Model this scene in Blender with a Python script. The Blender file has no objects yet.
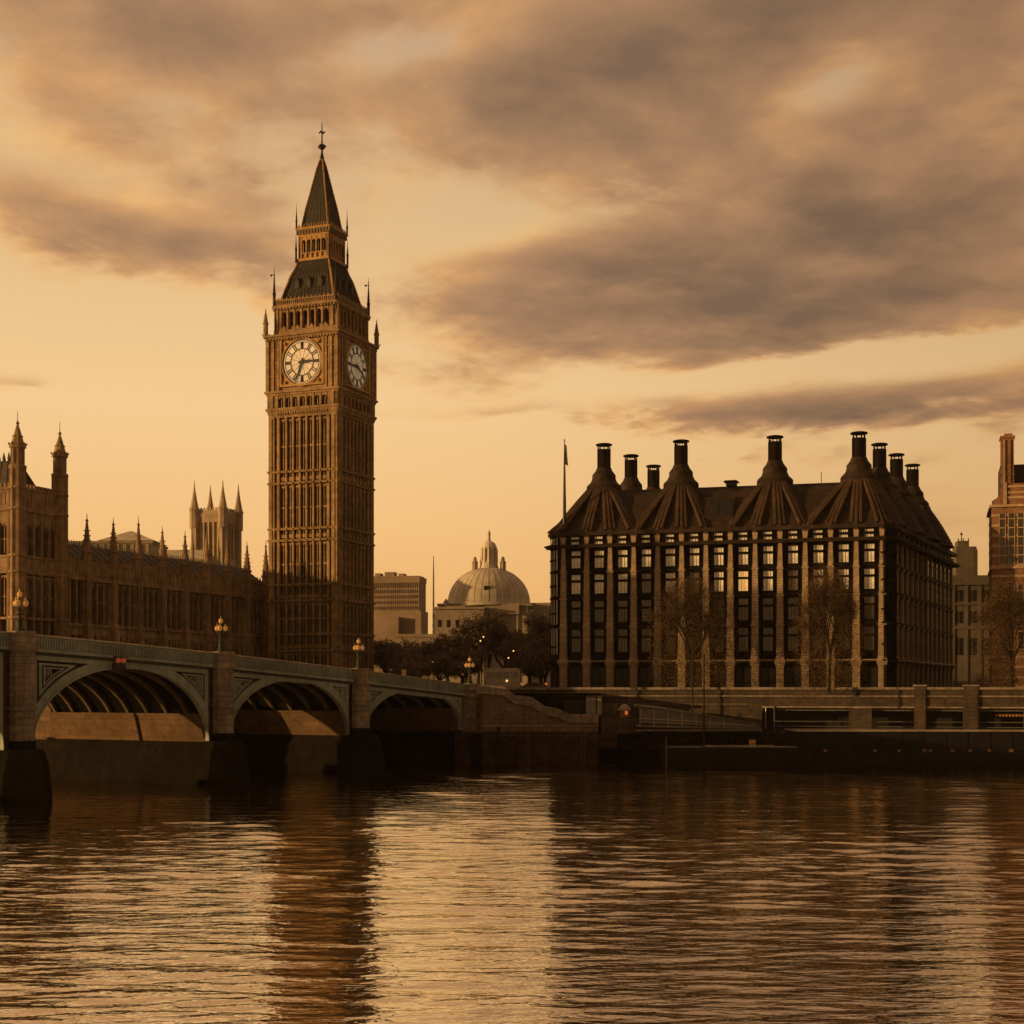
import bpy, bmesh, math, random
import numpy as np
from math import sin, cos, pi, sqrt, atan2, radians
from mathutils import Vector
random.seed(7)
scene = bpy.context.scene
COL = scene.collection

# ------------------------------------------------------------------ camera
CAM_H = 10.0
cd = bpy.data.cameras.new('camera')
cam = bpy.data.objects.new('camera', cd); COL.objects.link(cam)
cam.location = (0, 0, CAM_H); cam.rotation_euler = (radians(90), 0, 0)
cd.sensor_width = 36; cd.lens = 36*1500/1024; cd.shift_y = (690-512)/1024
cd.clip_start = 0.5; cd.clip_end = 20000
scene.camera = cam

# ------------------------------------------------------------------ light
SUN_AZ = Vector((-0.965, -0.26)).normalized()      # horizontal direction towards the sun
SUN_EL = radians(7.0)
sd = bpy.data.lights.new('sun', 'SUN'); sun = bpy.data.objects.new('sun', sd); COL.objects.link(sun)
sd.energy = 5.0; sd.angle = radians(0.5); sd.color = (1.0, 0.575, 0.205)
S = Vector((SUN_AZ.x*cos(SUN_EL), SUN_AZ.y*cos(SUN_EL), sin(SUN_EL)))
sun.rotation_euler = S.to_track_quat('Z', 'Y').to_euler()
scene.view_settings.view_transform = 'Standard'; scene.view_settings.look = 'None'
scene.view_settings.exposure = 0.0; scene.view_settings.gamma = 1.0
scene.cycles.max_bounces = 6

def s2l(c): return tuple(((x/255)/12.92 if x/255 <= .04045 else ((x/255+.055)/1.055)**2.4) for x in c)

# ------------------------------------------------------------------ world
W = bpy.data.worlds.new('World'); scene.world = W; W.use_nodes = True
WN = W.node_tree
for n in list(WN.nodes): WN.nodes.remove(n)

class E:
    """socket with arithmetic"""
    def __init__(s, nt, k): s.nt, s.k = nt, k
    def _m(s, op, *a):
        n = s.nt.nodes.new('ShaderNodeMath'); n.operation = op
        for i, x in enumerate((s,)+a):
            if isinstance(x, E): s.nt.links.new(x.k, n.inputs[i])
            else: n.inputs[i].default_value = float(x)
        return E(s.nt, n.outputs[0])
    def __add__(s, o): return s._m('ADD', o)
    def __sub__(s, o): return s._m('SUBTRACT', o)
    def __mul__(s, o): return s._m('MULTIPLY', o)
    __radd__ = __add__; __rmul__ = __mul__
    def ramp01(s, a, b):
        n = s.nt.nodes.new('ShaderNodeMapRange'); n.interpolation_type = 'SMOOTHSTEP'
        s.nt.links.new(s.k, n.inputs[0]); n.inputs[1].default_value = a; n.inputs[2].default_value = b
        return E(s.nt, n.outputs[0])
def ramp(nt, fac, stops, interp='LINEAR'):
    n = nt.nodes.new('ShaderNodeValToRGB'); cr = n.color_ramp; cr.interpolation = interp
    while len(cr.elements) < len(stops): cr.elements.new(0.5)
    for e, (p, c) in zip(cr.elements, stops): e.position = p; e.color = (*c, 1)
    nt.links.new(fac.k, n.inputs[0]); return n.outputs[0]
def mixc(nt, fac, a, b, mode='MIX'):
    n = nt.nodes.new('ShaderNodeMix'); n.data_type = 'RGBA'; n.blend_type = mode
    ins = [n.inputs[0], n.inputs[6], n.inputs[7]]
    for i, x in zip(ins, (fac, a, b)):
        if isinstance(x, E): nt.links.new(x.k, i)
        elif hasattr(x, 'links'): nt.links.new(x, i)
        elif isinstance(x, tuple): i.default_value = (*x, 1) if len(x) == 3 else x
        else: i.default_value = x
    return n.outputs[2]

tc = WN.nodes.new('ShaderNodeTexCoord'); sp = WN.nodes.new('ShaderNodeSeparateXYZ')
WN.links.new(tc.outputs['Generated'], sp.inputs[0])
X, Y, Z = (E(WN, sp.outputs[i]) for i in range(3))
AZ = X._m('ARCTAN2', Y); EL = Z._m('ARCSINE')
# cloud layer: noise laid out on a flat sheet overhead, so that it closes up into streaks towards the horizon
ZC_ = Z._m('MAXIMUM', 0.0) + .13
PU_ = X._m('DIVIDE', ZC_); PV_ = Y._m('DIVIDE', ZC_)
def wnoise(scale, detail, seed, rough=.55, dist=0.0, du=0.0, dv=0.0):
    cb = WN.nodes.new('ShaderNodeCombineXYZ')
    WN.links.new((PU_*.80 + PV_*.22 + du).k, cb.inputs[0]); WN.links.new((PV_*.75 - PU_*.18 + dv).k, cb.inputs[1]); cb.inputs[2].default_value = seed
    n = WN.nodes.new('ShaderNodeTexNoise'); n.inputs['Scale'].default_value = scale; n.inputs['Detail'].default_value = detail
    n.inputs['Roughness'].default_value = rough; n.inputs['Distortion'].default_value = dist
    WN.links.new(cb.outputs[0], n.inputs['Vector']); return E(WN, n.outputs[0])
n1 = wnoise(1.7, 10, 3.1, .56, .2)
n2 = wnoise(6.0, 8, 8.7, .6, .3)
n3 = wnoise(.9, 3, 15.2, .5)
n1s = wnoise(1.7, 10, 3.1, .56, .2, -.06, .05)      # the same layer a little nearer the sun: thinner there means a lit edge
AZw = AZ + (n1-.5)*0.14; ELw = EL + (n1-.5)*.05 + (n2-.5)*0.03 + (n3-.5)*.05
def blob(px, py, rx, ry, rot, wt):
    """a bank of cloud, given by its bearing and height in the sky"""
    kx = (px-512)/1500; az = math.atan(kx); el = math.atan((690-py)/1500*cos(az))
    a = radians(rot); da = AZw - az; de = ELw - el
    p = (da*cos(a) + de*sin(a))*(1500/rx); q = (de*cos(a) - da*sin(a))*(1500/ry)
    return (p*p + q*q)._m('MULTIPLY', -1.0)._m('EXPONENT')*wt
D = ((n1-.5)*1.9 + (n2-.5)*0.55)*EL.ramp01(.015, .13) + 0.23
D = D + EL.ramp01(.30, .60)*.35
for b in ((900, 170, 420, 140, 2, .52), (560, 110, 260, 70, -12, .38), (740, 10, 460, 70, 0, .48),
          (650, 300, 330, 55, -5, .36), (120, 40, 230, 60, -8, .38), (90, 225, 165, 26, -12, .40), (20, 110, 70, 40, 0, .2), (130, 130, 80, 22, -10, .16),
          (950, 315, 200, 50, 4, .26), (620, 416, 260, 13, 0, .42), (930, 398, 210, 20, 6, .40), (230, 245, 70, 18, -6, .24), (30,384,50,8,0,.24),
          (380, 50, 130, 26, 10, -.34), (805, 85, 62, 28, 18, -.40), (190, 320, 260, 60, 0, -.34), (250, 165, 170, 36, -8, -.16), (490, 225, 140, 22, 10, -.30),
          (700, 470, 700, 45, 0, -.34), (200, 480, 400, 90, 0, -.3), (640,288,70,12,0,-.25), (840, 362, 260, 12, 3, -.22)):
    D = D + blob(*b)
SB = 10.0                              # radiances below are per Background strength 0.1
def sk(c, k=1.0): return tuple(x*SB*k/40 for x in s2l(c))      # /40: kept under 1 inside the ramps, scaled again below
clear = ramp(WN, EL.ramp01(-.02, .02)*0 + EL*(1/1.5708), [(0.0, sk((244,177,104))), (.035, sk((249,189,118))), (.075, sk((251,200,134))), (.12, sk((251,207,149))), (.19, sk((230,191,140))), (.27, sk((196,168,138))), (.42, sk((140,122,105))), (1.0, sk((95,86,80)))])
lit = ((n1 - n1s)*2.6)._m('MINIMUM', .22)._m('MAXIMUM', -.12)
cl = ramp(WN, D - lit, [(0.0, sk((250,206,140))), (.26, sk((240,184,118))), (.42, sk((214,160,108))), (.60, sk((187,142,102))), (.82, sk((159,123,92))), (1.0, sk((133,105,83)))])
skycol = mixc(WN, D.ramp01(.12, .56), clear, cl)
side = AZ.ramp01(-.12, .40)
skycol = mixc(WN, side*.9, skycol, mixc(WN, 1.0, skycol, (.75,.74,.755), 'MULTIPLY'))
# far from the glow (behind the viewer) the sky is duller
back = Y.ramp01(.25, -.6)
skycol = mixc(WN, back*.95, skycol, mixc(WN, 1.0, skycol, (.52,.50,.48), 'MULTIPLY'))
skycol = mixc(WN, 1.0, skycol, (40.0,)*3, 'MULTIPLY')
nishita = WN.nodes.new('ShaderNodeTexSky'); nishita.sky_type = 'NISHITA'; nishita.sun_disc = False
nishita.sun_elevation = SUN_EL; nishita.sun_rotation = atan2(SUN_AZ.x, SUN_AZ.y); nishita.dust_density = 3.0
warm = mixc(WN, 1.0, nishita.outputs[0], (1.0, .74, .46), 'MULTIPLY')
final = mixc(WN, .05, skycol, warm)
bg = WN.nodes.new('ShaderNodeBackground'); bg.inputs['Strength'].default_value = 0.1
WN.links.new(final, bg.inputs['Color'])
wo = WN.nodes.new('ShaderNodeOutputWorld'); WN.links.new(bg.outputs[0], wo.inputs[0])

# ------------------------------------------------------------------ materials
MATS = {}
def mat(name, col, rough=.8, var=.25, scale=1.2, bump=0.0, metal=0.0, streak=0.0, emit=None, spec=.25, courses=None):
    """procedural surface: base colour broken by noise, vertical weather streaks and optional stone courses"""
    m = bpy.data.materials.new(name); m.use_nodes = True; nt = m.node_tree
    b = nt.nodes['Principled BSDF']; b.inputs['Roughness'].default_value = rough; b.inputs['Metallic'].default_value = metal
    b.inputs['Specular IOR Level'].default_value = spec
    t = nt.nodes.new('ShaderNodeTexCoord')
    no = nt.nodes.new('ShaderNodeTexNoise'); no.inputs['Scale'].default_value = scale; no.inputs['Detail'].default_value = 7
    nt.links.new(t.outputs['Object'], no.inputs['Vector'])
    f = E(nt, no.outputs[0])
    dark = tuple(c*(1-var) for c in col); lite = tuple(min(1, c*(1+var)) for c in col)
    out = ramp(nt, f, [(.30, dark), (.70, lite)])
    big = nt.nodes.new('ShaderNodeTexNoise'); big.inputs['Scale'].default_value = scale*.14; big.inputs['Detail'].default_value = 3
    nt.links.new(t.outputs['Object'], big.inputs['Vector'])
    out = mixc(nt, 1.0, out, ramp(nt, E(nt, big.outputs[0]), [(.32, (.72,.70,.68)), (.68, (1.18,1.16,1.14))]), 'MULTIPLY')
    if streak:
        mp = nt.nodes.new('ShaderNodeMapping'); mp.inputs['Scale'].default_value = (1.6, 1.6, .12); nt.links.new(t.outputs['Object'], mp.inputs[0])
        n2_ = nt.nodes.new('ShaderNodeTexNoise'); n2_.inputs['Scale'].default_value = 1.0; n2_.inputs['Detail'].default_value = 5
        nt.links.new(mp.outputs[0], n2_.inputs['Vector'])
        out = mixc(nt, E(nt, n2_.outputs[0]).ramp01(.45, .72)*streak, out, tuple(c*.35 for c in col))
    if courses:
        ch, cw, mort = courses
        mp = nt.nodes.new('ShaderNodeSeparateXYZ'); nt.links.new(t.outputs['Object'], mp.inputs[0])
        cb = nt.nodes.new('ShaderNodeCombineXYZ')
        nt.links.new((E(nt, mp.outputs[0])*.96 + E(nt, mp.outputs[1])*.8).k, cb.inputs[0]); nt.links.new(mp.outputs[2], cb.inputs[1])
        br = nt.nodes.new('ShaderNodeTexBrick'); br.inputs['Scale'].default_value = 1.0
        br.inputs['Brick Width'].default_value = cw; br.inputs['Row Height'].default_value = ch; br.inputs['Mortar Size'].default_value = mort
        br.inputs['Color1'].default_value = (1,1,1,1); br.inputs['Color2'].default_value = (.78,.78,.78,1); br.inputs['Mortar'].default_value = (.45,.45,.45,1)
        nt.links.new(cb.outputs[0], br.inputs['Vector'])
        out = mixc(nt, 1.0, out, br.outputs[0], 'MULTIPLY')
    nt.links.new(out, b.inputs['Base Color'])
    if bump:
        bp = nt.nodes.new('ShaderNodeBump'); bp.inputs['Strength'].default_value = bump; bp.inputs['Distance'].default_value = .08
        no2 = nt.nodes.new('ShaderNodeTexNoise'); no2.inputs['Scale'].default_value = 5; no2.inputs['Detail'].default_value = 6
        nt.links.new(t.outputs['Object'], no2.inputs['Vector'])
        nt.links.new(no2.outputs[0], bp.inputs['Height']); nt.links.new(bp.outputs[0], b.inputs['Normal'])
    if emit:
        b.inputs['Emission Color'].default_value = (*emit[0], 1); b.inputs['Emission Strength'].default_value = emit[1]
    MATS[name] = m; return m
mat('honey_stone', (.30,.197,.102), .9, .30, 1.1, .5, streak=.5, courses=(.7, 1.25, .012))
mat('honey_recess', (.040,.026,.015), .9, .30, 1.5, .3)  # dark copy of the honey stone, recess shade put into its colour
mat('gilded_stone', (.30,.175,.06), .6, .3, 2.0, .3)
mat('slate_iron', (.026,.021,.017), .7, .35, 1.6, .4, spec=.25)
mat('opal_glass', (.50,.44,.35), .5, .12, 1.2, emit=((1.0,.76,.44), .13))
mat('black_iron', (.014,.012,.010), .5, .2, 3)
mat('numeral_iron', (.055,.042,.028), .7, .2, 3)
mat('stained_granite', (.040,.028,.018), .95, .4, .8, .6, streak=.5, spec=.05, courses=(.55, 1.6, .03))
mat('dark_glass', (.010,.009,.008), .45, .3, 2, spec=.25)
mat('palace_stone', (.25,.170,.100), .88, .32, 1.0, .5, streak=.6)
mat('palace_roof', (.055,.043,.034), .7, .3, 1.5, .3)
mat('church_stone', (.36,.28,.20), .9, .15, .6, .2, streak=.3)
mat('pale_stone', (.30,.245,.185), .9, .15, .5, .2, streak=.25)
mat('lead_dome', (.50,.45,.37), .8, .12, .4, .2, streak=.4)  # paled to put distance haze into the colour
mat('shade_stone', (.11,.090,.068), .9, .2, .5, .2, streak=.3)  # shade on the block is put into this darker stone colour
mat('office_concrete', (.24,.18,.125), .85, .12, .5)
mat('office_glass', (.13,.10,.075), .3, .25, 1)
mat('bridge_green', (.185,.222,.205), .55, .2, 1.5, .2, streak=.3)
mat('bridge_green_dark', (.030,.036,.030), .7, .2, 2)
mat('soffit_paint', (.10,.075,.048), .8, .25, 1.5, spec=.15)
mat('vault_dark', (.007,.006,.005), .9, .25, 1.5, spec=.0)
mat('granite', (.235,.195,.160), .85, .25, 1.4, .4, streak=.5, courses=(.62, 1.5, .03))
mat('lit_granite', (.115,.068,.032), .85, .25, 1.4, .4, streak=.3, courses=(.62, 1.5, .02))  # sunlit orange put into the granite colour
mat('tide_stone', (.0085,.0065,.004), .95, .5, 1.2, .8, streak=.4, spec=.08)
mat('embankment_granite', (.060,.043,.030), .85, .3, 1.1, .4, streak=.55, courses=(.55, 1.6, .03))
mat('stair_granite', (.150,.108,.076), .9, .3, 1.1, .5, streak=.5, courses=(.55, 1.6, .03))
mat('bronze', (.007,.005,.004), .8, .3, 1.4, .2, spec=.08)
mat('rib_bronze', (.056,.035,.023), .7, .4, 2.2, .3, streak=.4, spec=.12)
mat('roof_bronze', (.031,.020,.014), .75, .4, 1.2, .3, streak=.5, spec=.12)
mat('column_sandstone', (.32,.24,.160), .85, .25, 1.6, .5, streak=.3, courses=(.38, 3.0, .03))
mat('window_sky_pale', (.86,.83,.73), .3, .25, 2.2, spec=.8)  # reflected sky put into a pale pane colour
mat('window_sheen', (.10,.085,.062), .2, .45, 1.6, spec=.8)
mat('window_dim', (.022,.018,.013), .2, .5, 1.5, spec=.8)
mat('window_lit', (.5,.3,.1), .5, .3, 3, emit=((1,.55,.16), .55))
mat('red_brick', (.25,.132,.078), .9, .3, 1.6, .4, courses=(.25, .7, .02))
mat('portland_band', (.34,.25,.165), .85, .2, 1.5, .3)
mat('bark', (.014,.011,.009), .95, .3, 3, .5)
mat('young_leaf', (.110,.066,.030), .85, .5, .9)
mat('dark_leaf', (.12,.088,.056), .85, .5, .8)
mat('asphalt', (.05,.048,.045), .9, .2, 1)
mat('pavement', (.05,.042,.034), .9, .2, .6)
mat('hull_black', (.007,.006,.005), .75, .4, .7, .2, streak=.4)
mat('rim_metal', (.36,.31,.25), .45, .2, 2, metal=.3)
mat('grey_steel', (.10,.095,.085), .5, .25, 2, metal=.3)
mat('greygreen_paint', (.20,.20,.165), .6, .2, 2)
mat('ramp_panel', (.12,.11,.10), .35, .3, 1)
mat('white_paint', (.30,.27,.24), .5, .15, 2)
mat('orange_paint', (.30,.13,.04), .5, .2, 2)
mat('gold_paint', (.45,.27,.08), .35, .2, 4, metal=.6)
mat('lamp_glass', (.55,.33,.11), .35, .15, 5, emit=((1.0,.52,.14), .10))
mat('lamp_point', (.9,.6,.3), .4, .05, 3, emit=((1.0,.50,.14), 1.5))
mat('red_lamp', (.5,.05,.02), .4, .05, 3, emit=((1.0,.20,.07), .12))
mat('tail_lamp', (.6,.1,.03), .4, .05, 3, emit=((1.0,.25,.06), .4))
mat('rubber', (.02,.02,.02), .8, .2, 4)
mat('flag_cloth', (.20,.13,.09), .9, .4, 2)
mat('car_paint', (.08,.05,.04), .3, .1, 3)

# ------------------------------------------------------------------ mesh helpers
class Fr:
    """facade frame: origin o (x,y), u along the wall seen left to right from outside, n outward"""
    def __init__(s, o, u):
        l = math.hypot(*u); s.o = o; s.u = (u[0]/l, u[1]/l); s.n = (s.u[1], -s.u[0])
    def p(s, u, n, z): return (s.o[0]+s.u[0]*u+s.n[0]*n, s.o[1]+s.u[1]*u+s.n[1]*n, z)
class MB:
    def __init__(s): s.v, s.f, s.m = [], [], []
    def add(s, vs, fs, mi=0):
        b = len(s.v); s.v += [tuple(map(float, v)) for v in vs]; s.f += [tuple(b+i for i in f) for f in fs]; s.m += [mi]*len(fs); return s
    def hexa(s, p, mi=0):      # p: 4 bottom, 4 top
        return s.add(p, [(3,2,1,0),(4,5,6,7),(0,1,5,4),(1,2,6,5),(2,3,7,6),(3,0,4,7)], mi)
    def box(s, fr, u0, u1, n0, n1, z0, z1, mi=0):
        return s.boxt(fr, (u0,u1,n0,n1), (u0,u1,n0,n1), z0, z1, mi)
    def boxt(s, fr, a, b, z0, z1, mi=0):
        q = [fr.p(u, n, z) for (r, z) in ((a, z0), (b, z1)) for (u, n) in ((r[0],r[3]),(r[1],r[3]),(r[1],r[2]),(r[0],r[2]))]
        return s.hexa(q, mi)
    def boxs(s, fr, u0, u1, n0, n1, za, zb, mi=0):      # za, zb = (bottom, top) at u0 and u1
        q = [fr.p(u0,n1,za[0]), fr.p(u1,n1,zb[0]), fr.p(u1,n0,zb[0]), fr.p(u0,n0,za[0]), fr.p(u0,n1,za[1]), fr.p(u1,n1,zb[1]), fr.p(u1,n0,zb[1]), fr.p(u0,n0,za[1])]
        return s.hexa(q, mi)
    def prism(s, fr, pts, n0, n1, mi=0):                # polygon in (u,z) between depths n0 and n1
        k = len(pts); vs = [fr.p(u, n1, z) for u, z in pts] + [fr.p(u, n0, z) for u, z in pts]
        return s.add(vs, [tuple(range(k)), tuple(range(2*k-1, k-1, -1))] + [(i, i+k, (i+1) % k+k, (i+1) % k) for i in range(k)], mi)
    def plan(s, pts, z0, z1, top=None, mi=0):           # polygon in plan, optionally another polygon on top
        top = top or pts; k = len(pts)
        vs = [(x, y, z0) for x, y in pts] + [(x, y, z1) for x, y in top]
        return s.add(vs, [tuple(range(k-1, -1, -1)), tuple(range(k, 2*k))] + [(i, (i+1) % k, (i+1) % k+k, i+k) for i in range(k)], mi)
    def lathe(s, c, prof, seg=16, mi=0, a0=0.0, caps=True):
        vs = [(c[0]+r*cos(a0+2*pi*j/seg), c[1]+r*sin(a0+2*pi*j/seg), c[2]+z) for r, z in prof for j in range(seg)]
        fs = [(i*seg+j, i*seg+(j+1) % seg, (i+1)*seg+(j+1) % seg, (i+1)*seg+j) for i in range(len(prof)-1) for j in range(seg)]
        if caps: fs += [tuple(range(seg-1, -1, -1)), tuple(range((len(prof)-1)*seg, len(prof)*seg))]
        return s.add(vs, fs, mi)
    def tube(s, p, q, r0, r1=None, seg=6, mi=0):
        r1 = r0 if r1 is None else r1; p, q = Vector(p), Vector(q); d = q-p
        if d.length < 1e-6: return s
        d.normalize(); a = d.orthogonal().normalized(); b = d.cross(a)
        vs = [tuple(c+(a*cos(2*pi*j/seg)+b*sin(2*pi*j/seg))*r) for c, r in ((p, r0), (q, r1)) for j in range(seg)]
        return s.add(vs, [(j, (j+1) % seg, seg+(j+1) % seg, seg+j) for j in range(seg)] + [tuple(range(seg-1,-1,-1)), tuple(range(seg, 2*seg))], mi)
    def ball(s, c, r, seg=10, rings=6, mi=0, sz=1.0):
        prof = [(max(.002, r*sin(pi*i/rings)), -r*sz*cos(pi*i/rings)) for i in range(rings+1)]
        return s.lathe(c, prof, seg, mi)
    def arch(s, fr, u0, u1, zs, zt, n0, n1, rise, mi=0, k=5):   # wall piece with a pointed arch cut from below
        um = (u0+u1)/2; hw = (u1-u0)/2; pts = [(u0, zt), (u0, zs)]
        for i in range(1, k+1): t = i/k; pts.append((u0+hw*(1-cos(t*pi/2))**.9 if i < k else um, zs+rise*sin(t*pi/2)))
        for i in range(k-1, 0, -1): t = i/k; pts.append((u1-hw*(1-cos(t*pi/2))**.9, zs+rise*sin(t*pi/2)))
        pts += [(u1, zs), (u1, zt)]
        return s.prism(fr, pts, n0, n1, mi)
def link(o, parent=None):
    COL.objects.link(o)
    if parent is not None: o.parent = parent
    return o
def org(o):
    v = Vector((0,0,0))
    while o is not None: v += o.location; o = o.parent
    return v
def obj(name, mb, mats, parent=None, loc=None, smooth=False):
    """link one mesh; its vertices are in world coordinates and become relative to the parent's (or loc's) place"""
    o0 = org(parent) if parent is not None else Vector(loc or (0,0,0))
    me = bpy.data.meshes.new(name)
    a = np.array(mb.v, float) - np.array(o0)
    me.from_pydata(a.tolist(), [], mb.f)
    for m in (mats if isinstance(mats, (list, tuple)) else [mats]): me.materials.append(MATS[m])
    me.polygons.foreach_set('material_index', mb.m)
    if smooth: me.polygons.foreach_set('use_smooth', [True]*len(mb.f))
    bm = bmesh.new(); bm.from_mesh(me)
    if len(bm.faces) < 60000: bmesh.ops.recalc_face_normals(bm, faces=bm.faces)
    bm.to_mesh(me); bm.free(); me.update()
    o = bpy.data.objects.new(name, me); link(o, parent)
    if parent is None: o.location = o0
    return o
def tag(o, label=None, cat=None, group=None, kind=None):
    for k, v in (('label', label), ('category', cat), ('group', group), ('kind', kind)):
        if v: o[k] = v
    return o
def thing(name, label, cat, loc, group=None):
    o = bpy.data.objects.new(name, None); o.empty_display_size = .5; link(o); o.location = loc
    return tag(o, label, cat, group)
def dup(o, parent=None, loc=None, rotz=None):
    """a copy of an object and everything under it"""
    c = o.copy(); link(c, parent)
    if loc is not None: c.location = loc
    if rotz is not None: c.rotation_euler = (0, 0, rotz)
    for ch in list(o.children): dup(ch, c)
    return c
def at(px, Yd): return ((px-512)/1500*Yd, Yd)            # bearing and distance -> plan position
def zat(py, Yd): return CAM_H + (690-py)/1500*Yd         # height seen at a distance
def lerp(a, b, t): return a+(b-a)*t

# ------------------------------------------------------------------ plan
LAND = 9.6
BD = Vector((.492, .87)).normalized(); BNv = Vector((-BD.y, BD.x))      # along the bridge, and across it (away from the viewer)
P0 = Vector((-6.0, 205.0)); BW = 22.6
def bp(t, n=0.0): v = P0 - BD*t + BNv*n; return (v.x, v.y)
FV = Vector((.962, -.273)).normalized(); FI = Vector((-FV.y, FV.x))     # along the river front of the office block; inland
GV = Vector((.431, .902)).normalized()
E0 = Vector((12.0, 213.0))
# ground
g = MB()
bank = [(-900, 640), bp(46, 420), bp(46, 27), bp(0, 27), bp(0, -1.5), (12.0, 204.5), (12.0, 213.0), tuple(E0+FV*160), (900, -40)]
pts = bank + [(6000, 600), (6000, 9000), (-6000, 9000), (-6000, 1500)]
g.add([(x, y, LAND) for x, y in pts], [tuple(range(len(pts)))])
tag(obj('ground', g, 'pavement'), kind='structure')
# water
WATER_M = bpy.data.materials.new('river_water'); WATER_M.use_nodes = True; MATS['river_water'] = WATER_M
nt = WATER_M.node_tree; b = nt.nodes['Principled BSDF']
b.inputs['Base Color'].default_value = (.020,.012,.005,1); b.inputs['Roughness'].default_value = .04; b.inputs['IOR'].default_value = 1.6
tcw = nt.nodes.new('ShaderNodeTexCoord')
def wn(scale, detail, sx, rot, dist=0.0):
    mp = nt.nodes.new('ShaderNodeMapping'); mp.inputs['Scale'].default_value = (sx, 1, 1); mp.inputs['Rotation'].default_value = (0, 0, radians(rot))
    nt.links.new(tcw.outputs['Object'], mp.inputs[0])
    n = nt.nodes.new('ShaderNodeTexNoise'); n.inputs['Scale'].default_value = scale; n.inputs['Detail'].default_value = detail; n.inputs['Distortion'].default_value = dist
    nt.links.new(mp.outputs[0], n.inputs['Vector']); return E(nt, n.outputs[0])
hh = wn(1.8, 3, .42, -8, .3)*.055 + wn(4.5, 2, .5, 5)*.008
bpn = nt.nodes.new('ShaderNodeBump'); bpn.inputs['Strength'].default_value = 1.0; bpn.inputs['Distance'].default_value = 1.0
nt.links.new(hh.k, bpn.inputs['Height']); nt.links.new(bpn.outputs[0], b.inputs['Normal'])
gl = nt.nodes.new('ShaderNodeBsdfGlossy'); gl.inputs['Color'].default_value = (.90,.80,.64,1); gl.inputs['Roughness'].default_value = .05
nt.links.new(bpn.outputs[0], gl.inputs['Normal'])
mx = nt.nodes.new('ShaderNodeMixShader'); mx.inputs[0].default_value = .86
nt.links.new(b.outputs[0], mx.inputs[1]); nt.links.new(gl.outputs[0], mx.inputs[2])
nt.links.new(mx.outputs[0], next(n for n in nt.nodes if n.type == 'OUTPUT_MATERIAL').inputs[0])
rw = np.random.default_rng(5)
ys = [34.0]
while ys[-1] < 232: ys.append(ys[-1]+max(.10, .0030*ys[-1]))
ys = np.array(ys); xs = np.linspace(-125, 125, 620)
GX, GY = np.meshgrid(xs, ys); H_ = np.zeros_like(GX)
gust = np.zeros_like(GX)
for k in range(10):
    a_ = rw.uniform(0, 2*pi); lam = rw.uniform(25, 90); gust += np.sin(2*pi/lam*(GX*cos(a_)*.5+GY*sin(a_))+rw.uniform(0, 6.28))
gust = .85+.30*gust/3
for k in range(90):
    lam = 0.45*(5.0/.45)**rw.random(); th = rw.normal(0, radians(17)) ; kk = 2*pi/lam
    amp = .0104*lam/2/pi*(.92 if lam > 1.8 else 1.2)
    H_ += amp*np.sin(kk*(GX*sin(th)+GY*cos(th))+rw.uniform(0, 6.28))*np.clip((lam/np.maximum(.0030*GY, .1)-2)/3, 0, 1)
H_ *= gust
H_ = H_ + .9*H_*np.abs(H_)/(.05+np.abs(H_))*.3
fade = np.clip((GY-34)/4, 0, 1)*np.clip((232-GY)/4, 0, 1)*np.clip((125-np.abs(GX))/6, 0, 1)
H_ *= fade
ny, nx = GX.shape; idx = np.arange(ny*nx).reshape(ny, nx)
w = MB(); w.v = np.stack([GX.ravel(), GY.ravel(), H_.ravel()], 1).tolist()
q_ = np.stack([idx[:-1, :-1], idx[:-1, 1:], idx[1:, 1:], idx[1:, :-1]], -1).reshape(-1, 4); w.f = [tuple(t) for t in q_.tolist()]; w.m = [0]*len(w.f)
y0_, y1_ = float(ys[0]), float(ys[-1])
for x0, x1, ya, yb in ((-1500, 1500, -600, y0_), (-1500, -125, y0_, y1_), (125, 1500, y0_, y1_), (-1500, 1500, y1_, 700)): w.add([(x0, ya, 0), (x1, ya, 0), (x1, yb, 0), (x0, yb, 0)], [(0, 1, 2, 3)])
tag(obj('river_water', w, 'river_water', smooth=True), kind='structure')

# ------------------------------------------------------------------ clock tower
TC = Vector((-31.8, 251.0)); TA = radians(22.0)
def zt(y): return 10+(690-y)/6.11
def zs(y): return 10+(690-y)/5.976
def faces(c, ang, half):
    """frames of the four faces of a square tower"""
    r = []
    for k in range(4):
        a = -ang + k*pi/2; u = (cos(a), sin(a)); n = (u[1], -u[0])
        r.append(Fr((c[0]+n[0]*half-u[0]*half, c[1]+n[1]*half-u[1]*half), u))
    return r
def square(c, ang, half): return [f.p(0, 0, 0)[:2] for f in faces(c, ang, half)]
tower = thing('clock_tower', 'tall honey stone clock tower with pale dials and pointed iron roof', 'clock tower', (TC.x, TC.y, LAND)); tower.scale = (.966, .966, 1)
STR = [16.4, 19.1, 24.6, 27.2, 34.5, 36.4, 43.9, 45.8]
h = 6.5
m = MB(); m.plan(square(TC, TA, h-.35), LAND, 55.35, mi=1)
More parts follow.
